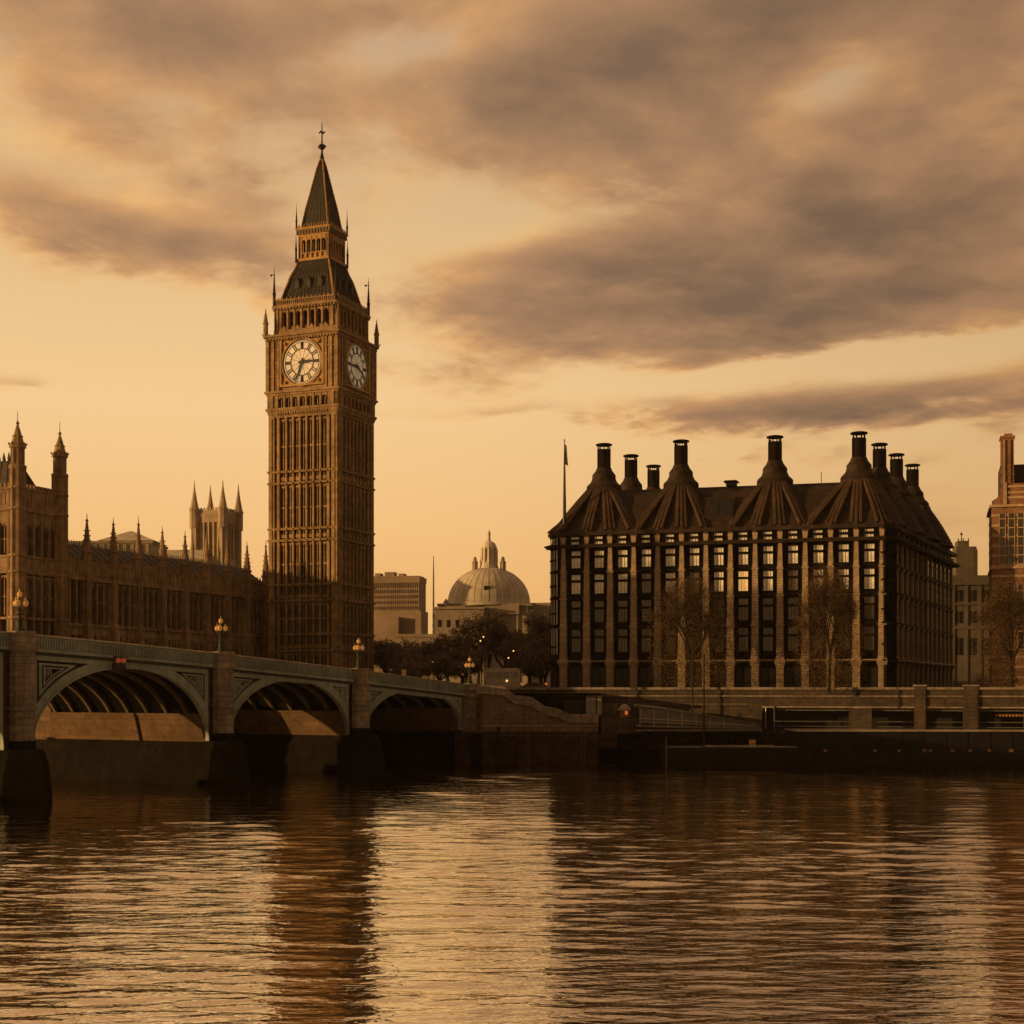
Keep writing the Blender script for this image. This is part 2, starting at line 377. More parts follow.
for f in faces(TC, TA, h):
    W_ = 2*h
    for s_ in (0, 1):
        uu = lambda a, b_: (a, b_) if s_ == 0 else (W_-b_, W_-a)
        u0, u1 = uu(-.1, 1.0); m.box(f, u0, u1, -.4, .18, LAND, 55.05)
        u0, u1 = uu(.32, .58); m.box(f, u0, u1, .18, .30, LAND, 54.65)
        u0, u1 = uu(1.42, 1.92); m.box(f, u0, u1, -.4, .06, LAND, 55.05)
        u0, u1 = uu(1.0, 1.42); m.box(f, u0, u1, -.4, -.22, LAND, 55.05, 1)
    for i in range(1, 7):
        uc = 1.92+i*(W_-3.84)/7; m.box(f, uc-.17, uc+.17, -.4, .08, LAND, 54.85)
    lv = [LAND]+STR+[54.85]
    for i in range(7):
        uc = 1.92+(i+.5)*(W_-3.84)/7
        m.box(f, uc-.06, uc+.06, -.4, -.20, LAND, 54.45)
        for a_, b_ in zip(lv[:-1], lv[1:]):
            if b_-a_ < 3.2:
                m.box(f, uc-.48, uc+.48, -.4, -.16, a_+.5, a_+.5+.55); continue
            # blind tracery heads and narrow window slits
            for q in (-.27, .27):
                m.arch(f, uc+q-.24, uc+q+.24, b_-1.15, b_-.35, -.4, -.18, .55)
                z1_ = b_-1.5; m.box(f, uc+q-.10, uc+q+.10, -.36, -.335, lerp(a_, z1_, .30), z1_, 2)
                m.box(f, uc+q-.24, uc+q+.24, -.4, -.2, lerp(a_, b_, .45), lerp(a_, b_, .45)+.28)
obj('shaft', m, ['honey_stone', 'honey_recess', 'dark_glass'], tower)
for zz in STR:
    m = MB(); m.plan(square(TC, TA, h+.30), zz-.16, zz+.10); m.plan(square(TC, TA, h+.42), zz+.10, zz+.20, square(TC, TA, h+.32))
    for f in faces(TC, TA, h+.30):
        for i in range(8): uc = 1.92+.3+i*(2*h-3.84)/7; m.box(f, uc-.22, uc+.22, -.1, .14, zz-.2, zz+.06)
    obj('string_course', m, 'honey_stone', tower)
# corbelled arcade below the dials
m = MB(); m.plan(square(TC, TA, h), 54.75, 55.95, square(TC, TA, 6.95)); m.plan(square(TC, TA, 7.05), 55.95, 56.30)
m.plan(square(TC, TA, 6.35), 56.30, 58.55, mi=1); m.plan(square(TC, TA, 6.95), 58.40, 58.75); m.plan(square(TC, TA, 7.2), 58.75, 59.10)  # black core paints in the shade behind the arcade openings
for f in faces(TC, TA, 6.8):
    for u0, u1 in ((0, 1.9), (11.7, 13.6)):
        m.box(f, u0, u1, -.5, .0, 56.30, 58.40); m.box(f, u0+.7, u1-.7, 0, .18, 56.30, 58.40)
    for i in range(7):
        u0 = 1.9+i*1.4; m.arch(f, u0+.18, u0+1.22, 57.45, 58.40, -.5, -.06, .55); m.box(f, u0-.18, u0+.18, -.5, .04, 56.30, 58.40)
        m.box(f, u0+.62, u0+.78, -.48, -.3, 56.30, 57.85)
        for q in (.25, .75, 1.25): m.box(Fr(f.p(0,0,0)[:2], f.u), u0+q-.22, u0+q+.02, -.2, .1, 55.20, 55.95)
obj('arcade', m, ['honey_stone', 'black_iron'], tower)
# dial stage
m = MB(); m.plan(square(TC, TA, 6.65), 59.10, 67.9)
for f in faces(TC, TA, 6.85):
    for s_ in (0, 1):
        for a_, b_, n_ in ((-.05, .5, .22), (.62, .86, .0), (1.0, 1.5, .2), (1.62, 1.84, .02), (2.02, 2.45, .16)):
            u0, u1 = (a_, b_) if s_ == 0 else (13.7-b_, 13.7-a_); m.box(f, u0, u1, -.3, n_, 59.10, 67.7)
    for zz in (61.5, 63.6, 65.8): 
        for u0, u1 in ((0, 2.4), (11.3, 13.7)): m.box(f, u0, u1, -.3, .08, zz, zz+.18)
m.plan(square(TC, TA, 7.1), 67.7, 68.0); m.plan(square(TC, TA, 7.35), 68.0, 68.35); m.plan(square(TC, TA, 7.1), 68.35, 68.6, square(TC, TA, 6.3))
for f in faces(TC, TA, 7.1):
    for i in range(24): m.box(f, .3+i*.58, .3+i*.58+.28, -.1, .12, 67.35, 67.72)
obj('clock_stage', m, 'honey_stone', tower)
HANDS = [(200, 88), (117, 268), (200, 88), (200, 88)]
for k, f in enumerate(faces(TC, TA, 6.85)):
    uc, zc, R = 6.85, 63.55, 3.75; K_ = 1.085
    m = MB()
    for a_, b_, c_, d_ in ((uc-4.25, uc+4.25, 67.4, 67.75), (uc-4.25, uc+4.25, 59.7, 60.05), (uc-4.25, uc-3.9, 60.05, 67.4), (uc+3.9, uc+4.25, 60.05, 67.4)): m.box(f, a_, b_, -.2, .22, c_, d_)
    sq = [(uc+3.9*x, zc+3.75*y) for x, y in ((-1,-1),(1,-1),(1,1),(-1,1))]
    m.prism(f, sq, -.2, -.08)
    def ring(mb, r0, r1, n0, n1, mi=0, seg=48):
        for i in range(seg):
            a0, a1 = 2*pi*i/seg, 2*pi*(i+1)/seg
            mb.prism(f, [(uc+r0*cos(a0), zc+r0*sin(a0)), (uc+r1*cos(a0), zc+r1*sin(a0)), (uc+r1*cos(a1), zc+r1*sin(a1)), (uc+r0*cos(a1), zc+r0*sin(a1))], n0, n1, mi)
    ring(m, 3.74, 3.98, -.1, .16)
    for cx in (-1, 1):                               # carved corners
        for cz in (-1, 1):
            for q, r in ((3.2, .40), (3.45, .26)):
                c0 = f.p(uc+cx*q, .0, zc+cz*q*.98); m.ball(c0, r*.8, 8, 4)
    face = obj('clock_face', m, ['gilded_stone'], tower)
    d = MB(); seg = 48
    d.prism(f, [(uc+3.75*cos(2*pi*i/seg), zc+3.75*sin(2*pi*i/seg)) for i in range(seg)], -.1, -.02)
    obj('dial', d, 'opal_glass', face)
    t_ = MB(); ring(t_, 3.56, 3.70, -.03, .03); ring(t_, 2.10, 2.26, -.03, .03); ring(t_, 3.22, 3.30, -.03, .02)
    for i in range(12):
        a0 = 2*pi*i/12; wd = .17 if i % 3 else .25
        for q in ((-1, 1) if i % 3 else (-1, 0, 1)):
            a1 = a0+q*.055
            t_.tube(f.p(uc+2.26*sin(a0+q*.075), 0, zc+2.26*cos(a0+q*.075)), f.p(uc+3.24*sin(a1), 0, zc+3.24*cos(a1)), .085, .115, 4)
        t_.tube(f.p(uc+.35*sin(a0+.26), -.01, zc+.35*cos(a0+.26)), f.p(uc+2.12*sin(a0+.26), -.01, zc+2.12*cos(a0+.26)), .028, .03, 4)
    for i in range(60):
        a0 = 2*pi*i/60; t_.tube(f.p(uc+3.28*sin(a0), 0, zc+3.28*cos(a0)), f.p(uc+3.58*sin(a0), 0, zc+3.58*cos(a0)), .03, .03, 4)
    obj('numeral_ring', t_, 'numeral_iron', face)
    for nm, ang, ln, wd in (('minute_hand', HANDS[k][0], 3.5, .15), ('hour_hand', HANDS[k][1], 2.9, .20)):
        a0 = radians(ang); hb = MB(); dx, dz = sin(a0), cos(a0)
        nn = .10 if nm == 'minute_hand' else .05
        q = lambda l, w_: (uc+dx*l+dz*w_, zc+dz*l-dx*w_)
        hb.prism(f, [q(-.7, -wd*.7), q(0, -wd*1.6), q(ln*.6, -wd), q(ln, -.03), q(ln, .03), q(ln*.6, wd), q(0, wd*1.6), q(-.7, wd*.7)], nn, nn+.05)
        obj(nm, hb, 'black_iron', face)
# belfry
m = MB(); m.plan(square(TC, TA, 5.1), 68.4, 73.2, mi=1); m.plan(square(TC, TA, 6.0), 68.4, 69.3)  # black core stands in for the shade inside the belfry
for f in faces(TC, TA, 5.95):
    for u0, u1 in ((0, 1.25), (10.65, 11.9)):
        m.box(f, u0, u1, -.9, 0, 69.3, 72.6); m.box(f, u0+.4, u1-.4, 0, .2, 69.3, 72.6)
    for i in range(7):
        u0 = 1.25+i*9.4/7; u1 = u0+9.4/7; m.box(f, u0-.17, u0+.17, -.8, .05, 69.3, 72.6)
        m.arch(f, u0+.17, u1-.17, 71.5, 72.6, -.6, -.08, .8); m.box(f, u0+.3, u1-.3, -.5, -.35, 69.3, 69.9)
        m.prism(f, [(u0+.1, 69.2), (u1-.1, 69.2), ((u0+u1)/2, 70.0)], -.3, .12) if i % 2 == 0 else None
m.plan(square(TC, TA, 6.0), 72.6, 72.95); m.plan(square(TC, TA, 6.25), 72.95, 73.3)
for f in faces(TC, TA, 6.05):
    m.box(f, 0, 12.1, -.3, 0, 73.3, 73.5); m.box(f, 0, 12.1, -.3, 0, 74.1, 74.3)
    for i in range(31): m.box(f, i*.4, i*.4+.2, -.25, -.05, 73.5, 74.1)
    for i in range(16): m.boxt(f, (i*.8, i*.8+.3, -.3, 0), (i*.8+.13, i*.8+.17, -.18, -.12), 74.3, 74.75)
    for i in range(20): m.box(f, .1+i*.61, .1+i*.61+.3, -.1, .22, 72.62, 72.9)
obj('belfry', m, ['honey_stone', 'black_iron'], tower)
# lower roof, slightly dished
m = MB(); prof = [(5.35, 73.6), (4.65, 76.0), (3.95, 78.6), (3.35, 80.0), (3.05, 81.2)]
for (a_, z0_), (b_, z1_) in zip(prof[:-1], prof[1:]): m.plan(square(TC, TA, a_), z0_, z1_, square(TC, TA, b_))
for f0, f1, fm in zip(faces(TC, TA, prof[0][0]), faces(TC, TA, prof[-1][0]), range(4)):
    pass
for k in range(4):
    for (a_, z0_), (b_, z1_) in zip(prof[:-1], prof[1:]):
        p0_ = faces(TC, TA, a_)[k]; p1_ = faces(TC, TA, b_)[k]
        m.tube((*p0_.o, z0_), (*p1_.o, z1_), .20, .18, 6, 1)
        for i in range(1, 14):
            t_ = i/14; q0 = p0_.p(2*a_*t_, .02, z0_); q1 = p1_.p(2*b_*t_, .02, z1_); m.tube(q0, q1, .05, .05, 4)
    f = faces(TC, TA, 4.55)[k]
    for uc in (2.3, 4.55, 6.8):                       # lucarnes
        m.prism(f, [(uc-.45, 76.2), (uc+.45, 76.2), (uc+.45, 77.2), (uc, 78.1), (uc-.45, 77.2)], -.8, .18); m.prism(f, [(uc-.25, 76.4), (uc+.25, 76.4), (uc+.25, 77.1), (uc, 77.6), (uc-.25, 77.1)], .18, .2, 2)
obj('roof', m, ['slate_iron', 'gilded_stone', 'black_iron'], tower)
# lantern
m = MB(); m.plan(square(TC, TA, 3.15), 81.20, 81.64); m.plan(square(TC, TA, 2.3), 81.64, 85.33, mi=1)  # lantern core coloured black as the shade between its posts
for f in faces(TC, TA, 2.95):
    for u0, u1 in ((0, .55), (5.35, 5.9)): m.box(f, u0, u1, -.55, 0, 81.64, 85.33)
    for i in range(5):
        u0 = .55+i*.96; m.arch(f, u0+.1, u0+.86, 84.14, 85.33, -.4, -.03, .6); m.box(f, u0-.1, u0+.1, -.4, .03, 81.64, 85.33); m.box(f, u0, u0+.96, -.3, -.2, 81.64, 82.51)
    m.box(f, 0, 5.9, -.4, .0, 82.45, 82.61)
m.plan(square(TC, TA, 2.95), 85.33, 85.66); m.plan(square(TC, TA, 3.2), 85.66, 86.42); m.plan(square(TC, TA, 3.35), 86.42, 86.69)
for f in faces(TC, TA, 3.25):
    for i in range(14): m.boxt(f, (i*.48, i*.48+.2, -.2, 0), (i*.48+.08, i*.48+.12, -.12, -.08), 86.69, 87.40)
    for i in range(11): m.box(f, .1+i*.58, .1+i*.58+.26, -.02, .06, 85.71, 86.31, 1)
obj('lantern', m, ['gilded_stone', 'black_iron'], tower)
m = MB(); prof = [(2.62, 86.64), (2.05, 90.2), (1.35, 93.6), (.72, 96.8), (.26, 98.7)]
for (a_, z0_), (b_, z1_) in zip(prof[:-1], prof[1:]):
    m.plan(square(TC, TA, a_), z0_, z1_, square(TC, TA, b_))
    for k in range(4):
        p0_ = faces(TC, TA, a_)[k]; p1_ = faces(TC, TA, b_)[k]; m.tube((*p0_.o, z0_), (*p1_.o, z1_), .13, .11, 6, 1)
        for j in range(5):
            q = Vector((*p0_.o, z0_)).lerp(Vector((*p1_.o, z1_)), j/5); m.ball(q, .17, 6, 4, 1)
        for i in range(1, 7): m.tube(p0_.p(2*a_*i/7, .01, z0_), p1_.p(2*b_*i/7, .01, z1_), .03, .03, 4)
obj('spire', m, ['slate_iron', 'gilded_stone'], tower)
m = MB(); c = (TC.x, TC.y)
m.lathe((*c, 0), [(.30, 98.3), (.40, 98.9), (.2, 99.8), (.17, 100.4), (.5, 100.6), (.62, 100.9), (.5, 101.2), (.15, 101.4), (.11, 103.6), (.05, 105.0)], 10)
for f in faces(c, TA, 0)[:2]:
    m.tube(f.p(-.6, 0, 100.9), f.p(.6, 0, 100.9), .12); m.tube(f.p(-.5, 0, 103.3), f.p(.5, 0, 103.3), .07)
    for q in (-.5, .5): m.ball(f.p(q, 0, 103.3), .15, 6, 4); m.ball(f.p(q*1.2, 0, 100.9), .22, 6, 4)
obj('finial', m, 'black_iron', tower)
def spirelet(mb, c, z0, zb, z1, r, seg=8, mi=0, crockets=True):
    """a gothic pinnacle: shaft to zb, crocketed spire to z1"""
    mb.lathe((*c, 0), [(r, z0), (r, zb-.2), (r*1.25, zb-.1), (r*1.25, zb+.1), (r*.95, zb+.15), (r*.5, lerp(zb, z1, .45)), (r*.2, lerp(zb, z1, .78)), (r*.38, lerp(zb, z1, .81)), (r*.12, lerp(zb, z1, .84)), (.025, z1)], seg, mi, pi/8)
    if crockets:
        for j in range(1, 5):
            t_ = j/6; rr = r*lerp(.98, .35, t_); zz = lerp(zb+.15, z1, t_*.8)
            for a in range(4): mb.ball((c[0]+rr*cos(a*pi/2+.4), c[1]+rr*sin(a*pi/2+.4), zz), r*.17, 5, 3, mi)
for k in range(4):
    q = faces(TC, TA, 7.0)[k].o; m = MB(); spirelet(m, q, 67.9, 70.4, 73.0, .42)
    for a in range(4): m.tube((q[0]+.3*cos(a*pi/2), q[1]+.3*sin(a*pi/2), 68.3), (q[0]+.75*cos(a*pi/2), q[1]+.75*sin(a*pi/2), 68.7), .14, .05, 5)
    obj('pinnacle', m, 'honey_stone', tower)
    q = faces(TC, TA, 5.95)[k].o; m = MB(); spirelet(m, q, 73.2, 75.4, 80.0, .26); m.tube((q[0]-.5, q[1], 78.6), (q[0]+.2, q[1], 78.6), .06); m.ball((q[0]-.5, q[1], 78.5), .2, 6, 4)
    obj('pinnacle', m, 'slate_iron', tower)
    q = faces(TC, TA, 3.2)[k].o; m = MB(); spirelet(m, q, 86.4, 87.9, 90.8, .16, crockets=False); obj('pinnacle', m, 'slate_iron', tower)
    q = faces(TC, TA, 3.25)[k].o; m = MB(); spirelet(m, (q[0]*1.0, q[1]), 81.0, 83.2, 85.9, .18, crockets=False); obj('pinnacle', m, 'slate_iron', tower)

# ------------------------------------------------------------------ gothic palace beside the tower
PU = Vector((.365, .931)).normalized()
KP = Vector((-64.3, 195.1)); WP = Vector((-60.6, 204.6))
palace = thing('gothic_palace', 'brown gothic palace wing with row of pinnacles running up to the clock tower', 'palace', (WP.x, WP.y, LAND))
f = Fr(WP, PU); LW = 56.0; ZC = 25.4
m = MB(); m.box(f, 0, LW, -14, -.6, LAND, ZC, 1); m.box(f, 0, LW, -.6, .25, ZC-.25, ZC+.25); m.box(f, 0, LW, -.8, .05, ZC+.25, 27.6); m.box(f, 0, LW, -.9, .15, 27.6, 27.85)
for zz in (19.0, 12.2): m.box(f, 0, LW, -.7, .12, zz-.2, zz+.2)
m.box(f, 0, LW, -.6, -.2, 17.6, 18.8); m.box(f, 0, LW, -.6, -.2, LAND, 12.0)
i = 0
while i*.8 < LW: m.box(f, i*.8, i*.8+.42, -.7, -.2, 27.85, 28.35); m.box(f, i*.8+.1, i*.8+.5, .05, .13, 25.9, 27.3); i += 1
for z0_, z1_ in ((19.2, ZC-.25), (12.4, 17.6)):
    for j in range(int(LW/1.5)+1): m.box(f, j*1.5+.4, j*1.5+.72, -.6, -.05, z0_, z1_)
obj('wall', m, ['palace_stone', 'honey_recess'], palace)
m = MB(); m.prism(Fr(WP-PU*0, PU), [(0, 27.4), (LW, 27.4), (LW-1, 30.6), (0, 30.6)], -9, -7.2)
f2 = Fr(WP, PU)
m.hexa([f2.p(0, -1.2, 27.3), f2.p(LW, -1.2, 27.3), f2.p(LW, -13.6, 27.3), f2.p(0, -13.6, 27.3), f2.p(0, -6.5, 31.0), f2.p(LW, -6.5, 31.0), f2.p(LW, -8.2, 31.0), f2.p(0, -8.2, 31.0)])
i = 0
while i*.6 < LW: m.boxt(f, (i*.6, i*.6+.25, -7.5, -7.3), (i*.6+.1, i*.6+.15, -7.45, -7.35), 31.0, 31.7); i += 1
for j in range(30): m.tube(f.p(j*1.9, -1.2, 27.35), f.p(j*1.9, -6.5, 31.05), .06, .06, 4)
obj('roof', m, 'palace_roof', palace)
for k in range(9):
    t_ = 4.1+6.0*k; m = MB()
    m.box(f, t_-.55, t_+.55, -.6, .75, LAND, 19.0); m.boxt(f, (t_-.55, t_+.55, -.6, .75), (t_-.5, t_+.5, -.6, .55), 19.0, 19.4)
    m.box(f, t_-.5, t_+.5, -.6, .55, 19.4, 26.2); m.box(f, t_-.2, t_+.2, .55, .66, 20, 25); m.box(f, t_-.2, t_+.2, .75, .85, 13, 18)
    obj('buttress', m, 'palace_stone', palace)
    m = MB(); cc = f.p(t_, .05, 0)[:2]; spirelet(m, cc, 26.0, 29.2+.4*(k % 2), 34.6+.8*(k % 3 == 2), .66, 8)
    for sx in (-.6, .6): q = f.p(t_+sx, .1, 0)[:2]; spirelet(m, q, 26.0, 27.8, 30.2, .2, 6, crockets=False)
    obj('pinnacle', m, 'palace_stone', palace)
for k in range(8):
    for z0_, z1_ in ((19.4, 25.0), (12.5, 17.5)):
        for j in range(3):
            uc = 4.1+6*k+1.25+j*1.72; m = MB(); fw = f
            m.arch(fw, uc-.62, uc+.62, z1_-1.0, z1_, -.6, -.25, .8); m.box(fw, uc-.06, uc+.06, -.59, -.3, z0_, z1_-.3); m.box(fw, uc-.62, uc+.62, -.59, -.32, lerp(z0_, z1_, .5), lerp(z0_, z1_, .5)+.18)
            win = obj('window', m, 'palace_stone', palace)
            p_ = MB(); p_.box(fw, uc-.6, uc+.6, -.605, -.57, z0_, z1_-.2); obj('pane', p_, 'dark_glass', win)
# end pavilion
fl = Fr(KP-Vector((PU.y, -PU.x))*14, Vector((PU.y, -PU.x))); frr = Fr(KP, PU)
pl = [fl.p(0,0,0)[:2], tuple(KP), frr.p(8.5, 0, 0)[:2], (Vector(frr.p(8.5,0,0)[:2])-Vector((PU.y,-PU.x))*14)[:]]
cen = (sum(p[0] for p in pl)/4, sum(p[1] for p in pl)/4)
def grow(poly, d):
    """offset a convex polygon outward by d"""
    cx = sum(p[0] for p in poly)/len(poly); cy = sum(p[1] for p in poly)/len(poly); n_ = len(poly); out = []
    def off(i):
        a, b_ = Vector(poly[i]), Vector(poly[(i+1) % n_]); dv = (b_-a).normalized(); nv = Vector((dv.y, -dv.x))
        if nv.dot((a+b_)/2-Vector((cx, cy))) < 0: nv = -nv
        return a+nv*d, dv
    for i in range(n_):
        p1, d1 = off(i-1); p2, d2 = off(i)
        den = d1.x*d2.y-d1.y*d2.x
        if abs(den) < 1e-6: out.append(tuple(p2)); continue
        s_ = ((p2.x-p1.x)*d2.y-(p2.y-p1.y)*d2.x)/den; out.append(tuple(p1+d1*s_))
    return out
m = MB(); m.plan(grow(pl, -.5), LAND, 33.4, mi=1); m.plan(grow(pl, .3), 33.4, 33.9); m.plan(grow(pl, .05), 33.9, 36.2); m.plan(grow(pl, .2), 36.2, 36.5)
for zz in (27.5, 25.4, 19.4, 12.5): m.plan(grow(pl, .22), zz-.15, zz+.15)
m.plan(grow(pl, 0), 31.8, 33.4); m.plan(grow(pl, 0), 25.5, 27.4)
for ff, L_ in ((fl, 14), (frr, 8.5)):
    for uc in np.arange(1.6, L_-.8, 1.55): m.box(ff, uc-.17, uc+.17, -.6, .08, LAND, 33.4)
    for uc in np.arange(.5, L_, .7): m.box(ff, uc, uc+.4, -.3, .05, 36.5, 37.0); m.box(ff, uc, uc+.35, 0, .12, 34.2, 35.9)
obj('pavilion', m, ['palace_stone', 'honey_recess'], palace)
for ff, L_ in ((fl, 14), (frr, 8.5)):
    for uc in np.arange(1.6+.775, L_-1.4, 1.55):
        for z0_, z1_ in ((27.9, 31.8), (19.8, 25.0)):
            m = MB(); m.arch(ff, uc-.6, uc+.6, z1_-1.0, z1_, -.5, -.12, .8); m.box(ff, uc-.06, uc+.06, -.49, -.2, z0_, z1_-.3); m.box(ff, uc-.6, uc+.6, -.49, -.25, lerp(z0_, z1_, .45), lerp(z0_, z1_, .45)+.18)
            win = obj('window', m, 'palace_stone', palace); p_ = MB(); p_.box(ff, uc-.58, uc+.58, -.505, -.47, z0_, z1_-.2); obj('pane', p_, 'dark_glass', win)
m = MB(); rp = grow(pl, -1.6); rt = grow(pl, -3.7); m.plan(rp, 36.0, 40.6, rt)
for a, b_ in zip(rt, rt[1:]+rt[:1]):
    for q in np.linspace(0, 1, 9)[:-1]: x_, y_ = lerp(a[0], b_[0], q), lerp(a[1], b_[1], q); m.lathe((x_, y_, 40.5), [(.14, 0), (.2, .4), (.02, 1.3)], 5)
for a, b_, c_, d_ in zip(rp, rp[1:]+rp[:1], rt, rt[1:]+rt[:1]):
    for q in np.linspace(0, 1, 8): m.tube((lerp(a[0], b_[0], q), lerp(a[1], b_[1], q), 36.0), (lerp(c_[0], d_[0], q), lerp(c_[1], d_[1], q), 40.6), .09, .09, 4)
for q in (rt[1], rt[2], (lerp(rt[1][0], rt[2][0], .5), lerp(rt[1][1], rt[2][1], .5))): spirelet(m, q, 38.5, 41.0, 44.0, .45, 6)
obj('roof', m, 'palace_roof', palace)
for q in pl:
    m = MB(); r = .98
    m.lathe((*q, 0), [(r, LAND), (r, 38.6), (r*1.15, 38.8), (r*1.15, 39.2), (r*.8, 39.4), (r*.8, 41.3), (r*1.1, 41.5), (r*1.1, 41.9), (r*.85, 42.0), (r*.62, 42.9), (r*.32, 43.9), (r*.12, 44.5), (r*.25, 44.7), (.05, 45.0), (.03, 46.3)], 8, 0, pi/8, False)
    for a in range(8):
        aa = a*pi/4+pi/8; m.tube((q[0]+r*cos(aa), q[1]+r*sin(aa), LAND), (q[0]+r*cos(aa), q[1]+r*sin(aa), 38.7), .12, .12, 4); m.ball((q[0]+r*1.1*cos(aa), q[1]+r*1.1*sin(aa), 42.0), .16, 5, 4)
        m.tube((q[0]+r*.8*cos(aa), q[1]+r*.8*sin(aa), 39.4), (q[0]+r*.8*cos(aa), q[1]+r*.8*sin(aa), 41.4), .12, .12, 4); m.ball((q[0]+r*.6*cos(aa), q[1]+r*.6*sin(aa), 43.0), .12, 5, 4)
    for zz in (27.5, 33.6, 19.4, 25.4, 36.3): m.lathe((*q, 0), [(r*1.02, zz-.2), (r*1.2, zz-.1), (r*1.2, zz+.12), (r*1.02, zz+.25)], 8, 0, pi/8)
    obj('turret', m, 'palace_stone', palace)
# low block linking the wing to the clock tower
m = MB(); q0 = Vector(f.p(LW, -1, 0)[:2]); fb = Fr(q0-Vector((PU.y,-PU.x))*0, PU)
m.box(fb, -6, 7, -9, -1.0, LAND, 28.2)
for i in range(14): m.boxt(fb, (-6+i*.95, -6+i*.95+.3, -1.3, -1.0), (-6+i*.95+.1, -6+i*.95+.2, -1.2, -1.1), 28.2, 29.2)
obj('link_block', m, 'palace_stone', palace)

# ------------------------------------------------------------------ background left: church tower and roofs
CY = 430.0; cc = at(216.5, CY)
church = thing('church_tower', 'square pale church tower with four spiky corner pinnacles behind the palace', 'church tower', (*cc, LAND))
m = MB(); hs = 4.55; m.plan(square(cc, radians(18), hs-.4), LAND, 59.6)
m.plan(square(cc, radians(18), hs+.15), 59.4, 60.0); m.plan(square(cc, radians(18), hs-.1), 60.0, 61.0)
for ff in faces(cc, radians(18), hs):
    for uc in (0, 9.1): m.box(ff, uc-.9, uc+.9, -1, .3, LAND, 59.4)
    for uc in (3.0, 4.55, 6.1): m.box(ff, uc-.2, uc+.2, -.5, .05, LAND, 58.6)
    m.box(ff, .9, 8.2, -.5, .0, 57.6, 59.4); m.box(ff, .9, 8.2, -.5, .0, 45.5, 47.2)
    for i in range(8): m.box(ff, .9+i*.95, .9+i*.95+.5, -.4, -.1, 61.0, 61.8)
obj('tower_body', m, 'church_stone', church)
for ff in faces(cc, radians(18), hs):
    for uc in (3.75, 5.35):
        m = MB(); m.box(ff, uc-.45, uc+.45, -.45, -.36, 48, 56.5); m.box(ff, uc-.04, uc+.04, -.36, -.25, 48, 56.5); obj('belfry_opening', m, 'office_glass', church)
for k in range(4):
    q = faces(cc, radians(18), hs)[k].o; m = MB(); m.lathe((*q, 0), [(1.35, 56), (1.35, 61.0), (1.5, 61.1), (1.5, 61.5), (1.25, 61.7), (.75, 64.2), (.42, 66.2), (.22, 67.6), (.06, 69.6)], 8, 0, pi/8)
    obj('pinnacle', m, 'church_stone', church)
hY = 370.0
hall = thing('roofed_hall', 'pale hall with low pyramid roof rising behind the palace pinnacles', 'hall', (*at(112, hY), LAND))
def ring_house(cx, Yd, px0, px1, py_top, depth, ang=TA):
    a, b_ = at(px0, Yd), at(px1, Yd)
    return Fr(a, (b_[0]-a[0], b_[1]-a[1])), math.hypot(b_[0]-a[0], b_[1]-a[1])
ff, L_ = ring_house(0, hY, 70, 152, 541, 20)
m = MB(); m.box(ff, 0, L_, -16, 0, LAND, zat(543, hY)); m.box(ff, -.3, L_+.3, -16.3, .3, zat(543, hY), zat(541, hY))
for i in range(11): m.box(ff, .7+i*1.85, 1.0+i*1.85, 0, .25, LAND, zat(544, hY))
obj('wall', m, 'pale_stone', hall)
m = MB(); z0_ = zat(540.5, hY); z1_ = zat(528.5, hY); u0, u1 = (103-70)/82*L_, (150-70)/82*L_; um = (125-70)/82*L_
m.hexa([ff.p(u0-1.4, .2, z0_), ff.p(u1+1.2, .2, z0_), ff.p(u1+1.2, -14, z0_), ff.p(u0-1.4, -14, z0_), ff.p(um-.3, -6, z1_), ff.p(um+.3, -6, z1_), ff.p(um+.3, -8, z1_), ff.p(um-.3, -8, z1_)])
obj('roof', m, 'lead_dome', hall)
m = MB()
for i, uc in enumerate((3.5, 6.2)): m.box(ff, uc-.8, uc+.8, -.05, .06, zat(556, hY), zat(546, hY))
obj('window', m, 'dark_glass', hall)
# long nave roof right of the hall
nav = thing('nave_building', 'long grey stone nave with plain roof left of the church tower', 'church nave', (*at(170, 420), LAND))
ff, L_ = ring_house(0, 420, 143, 200, 0, 0)
m = MB(); m.box(ff, 0, L_, -12, 0, LAND, 42.0)
for i in range(8): m.box(ff, i*2.1, i*2.1+.6, 0, .5, LAND, 42.4)
obj('wall', m, 'church_stone', nav)
m = MB(); zr = zat(548, 420)
m.hexa([ff.p(-.4, .5, 42), ff.p(L_+.4, .5, 42), ff.p(L_+.4, -12.5, 42), ff.p(-.4, -12.5, 42), ff.p(1.2, -5.6, zr), ff.p(L_, -5.6, zr), ff.p(L_, -6.4, zr), ff.p(1.2, -6.4, zr)])
obj('roof', m, 'lead_dome', nav)
m = MB(); spirelet(m, ff.p(L_*.84, -2, 0)[:2], 40, zat(548, 420), zat(526, 420), .55); obj('pinnacle', m, 'church_stone', nav)

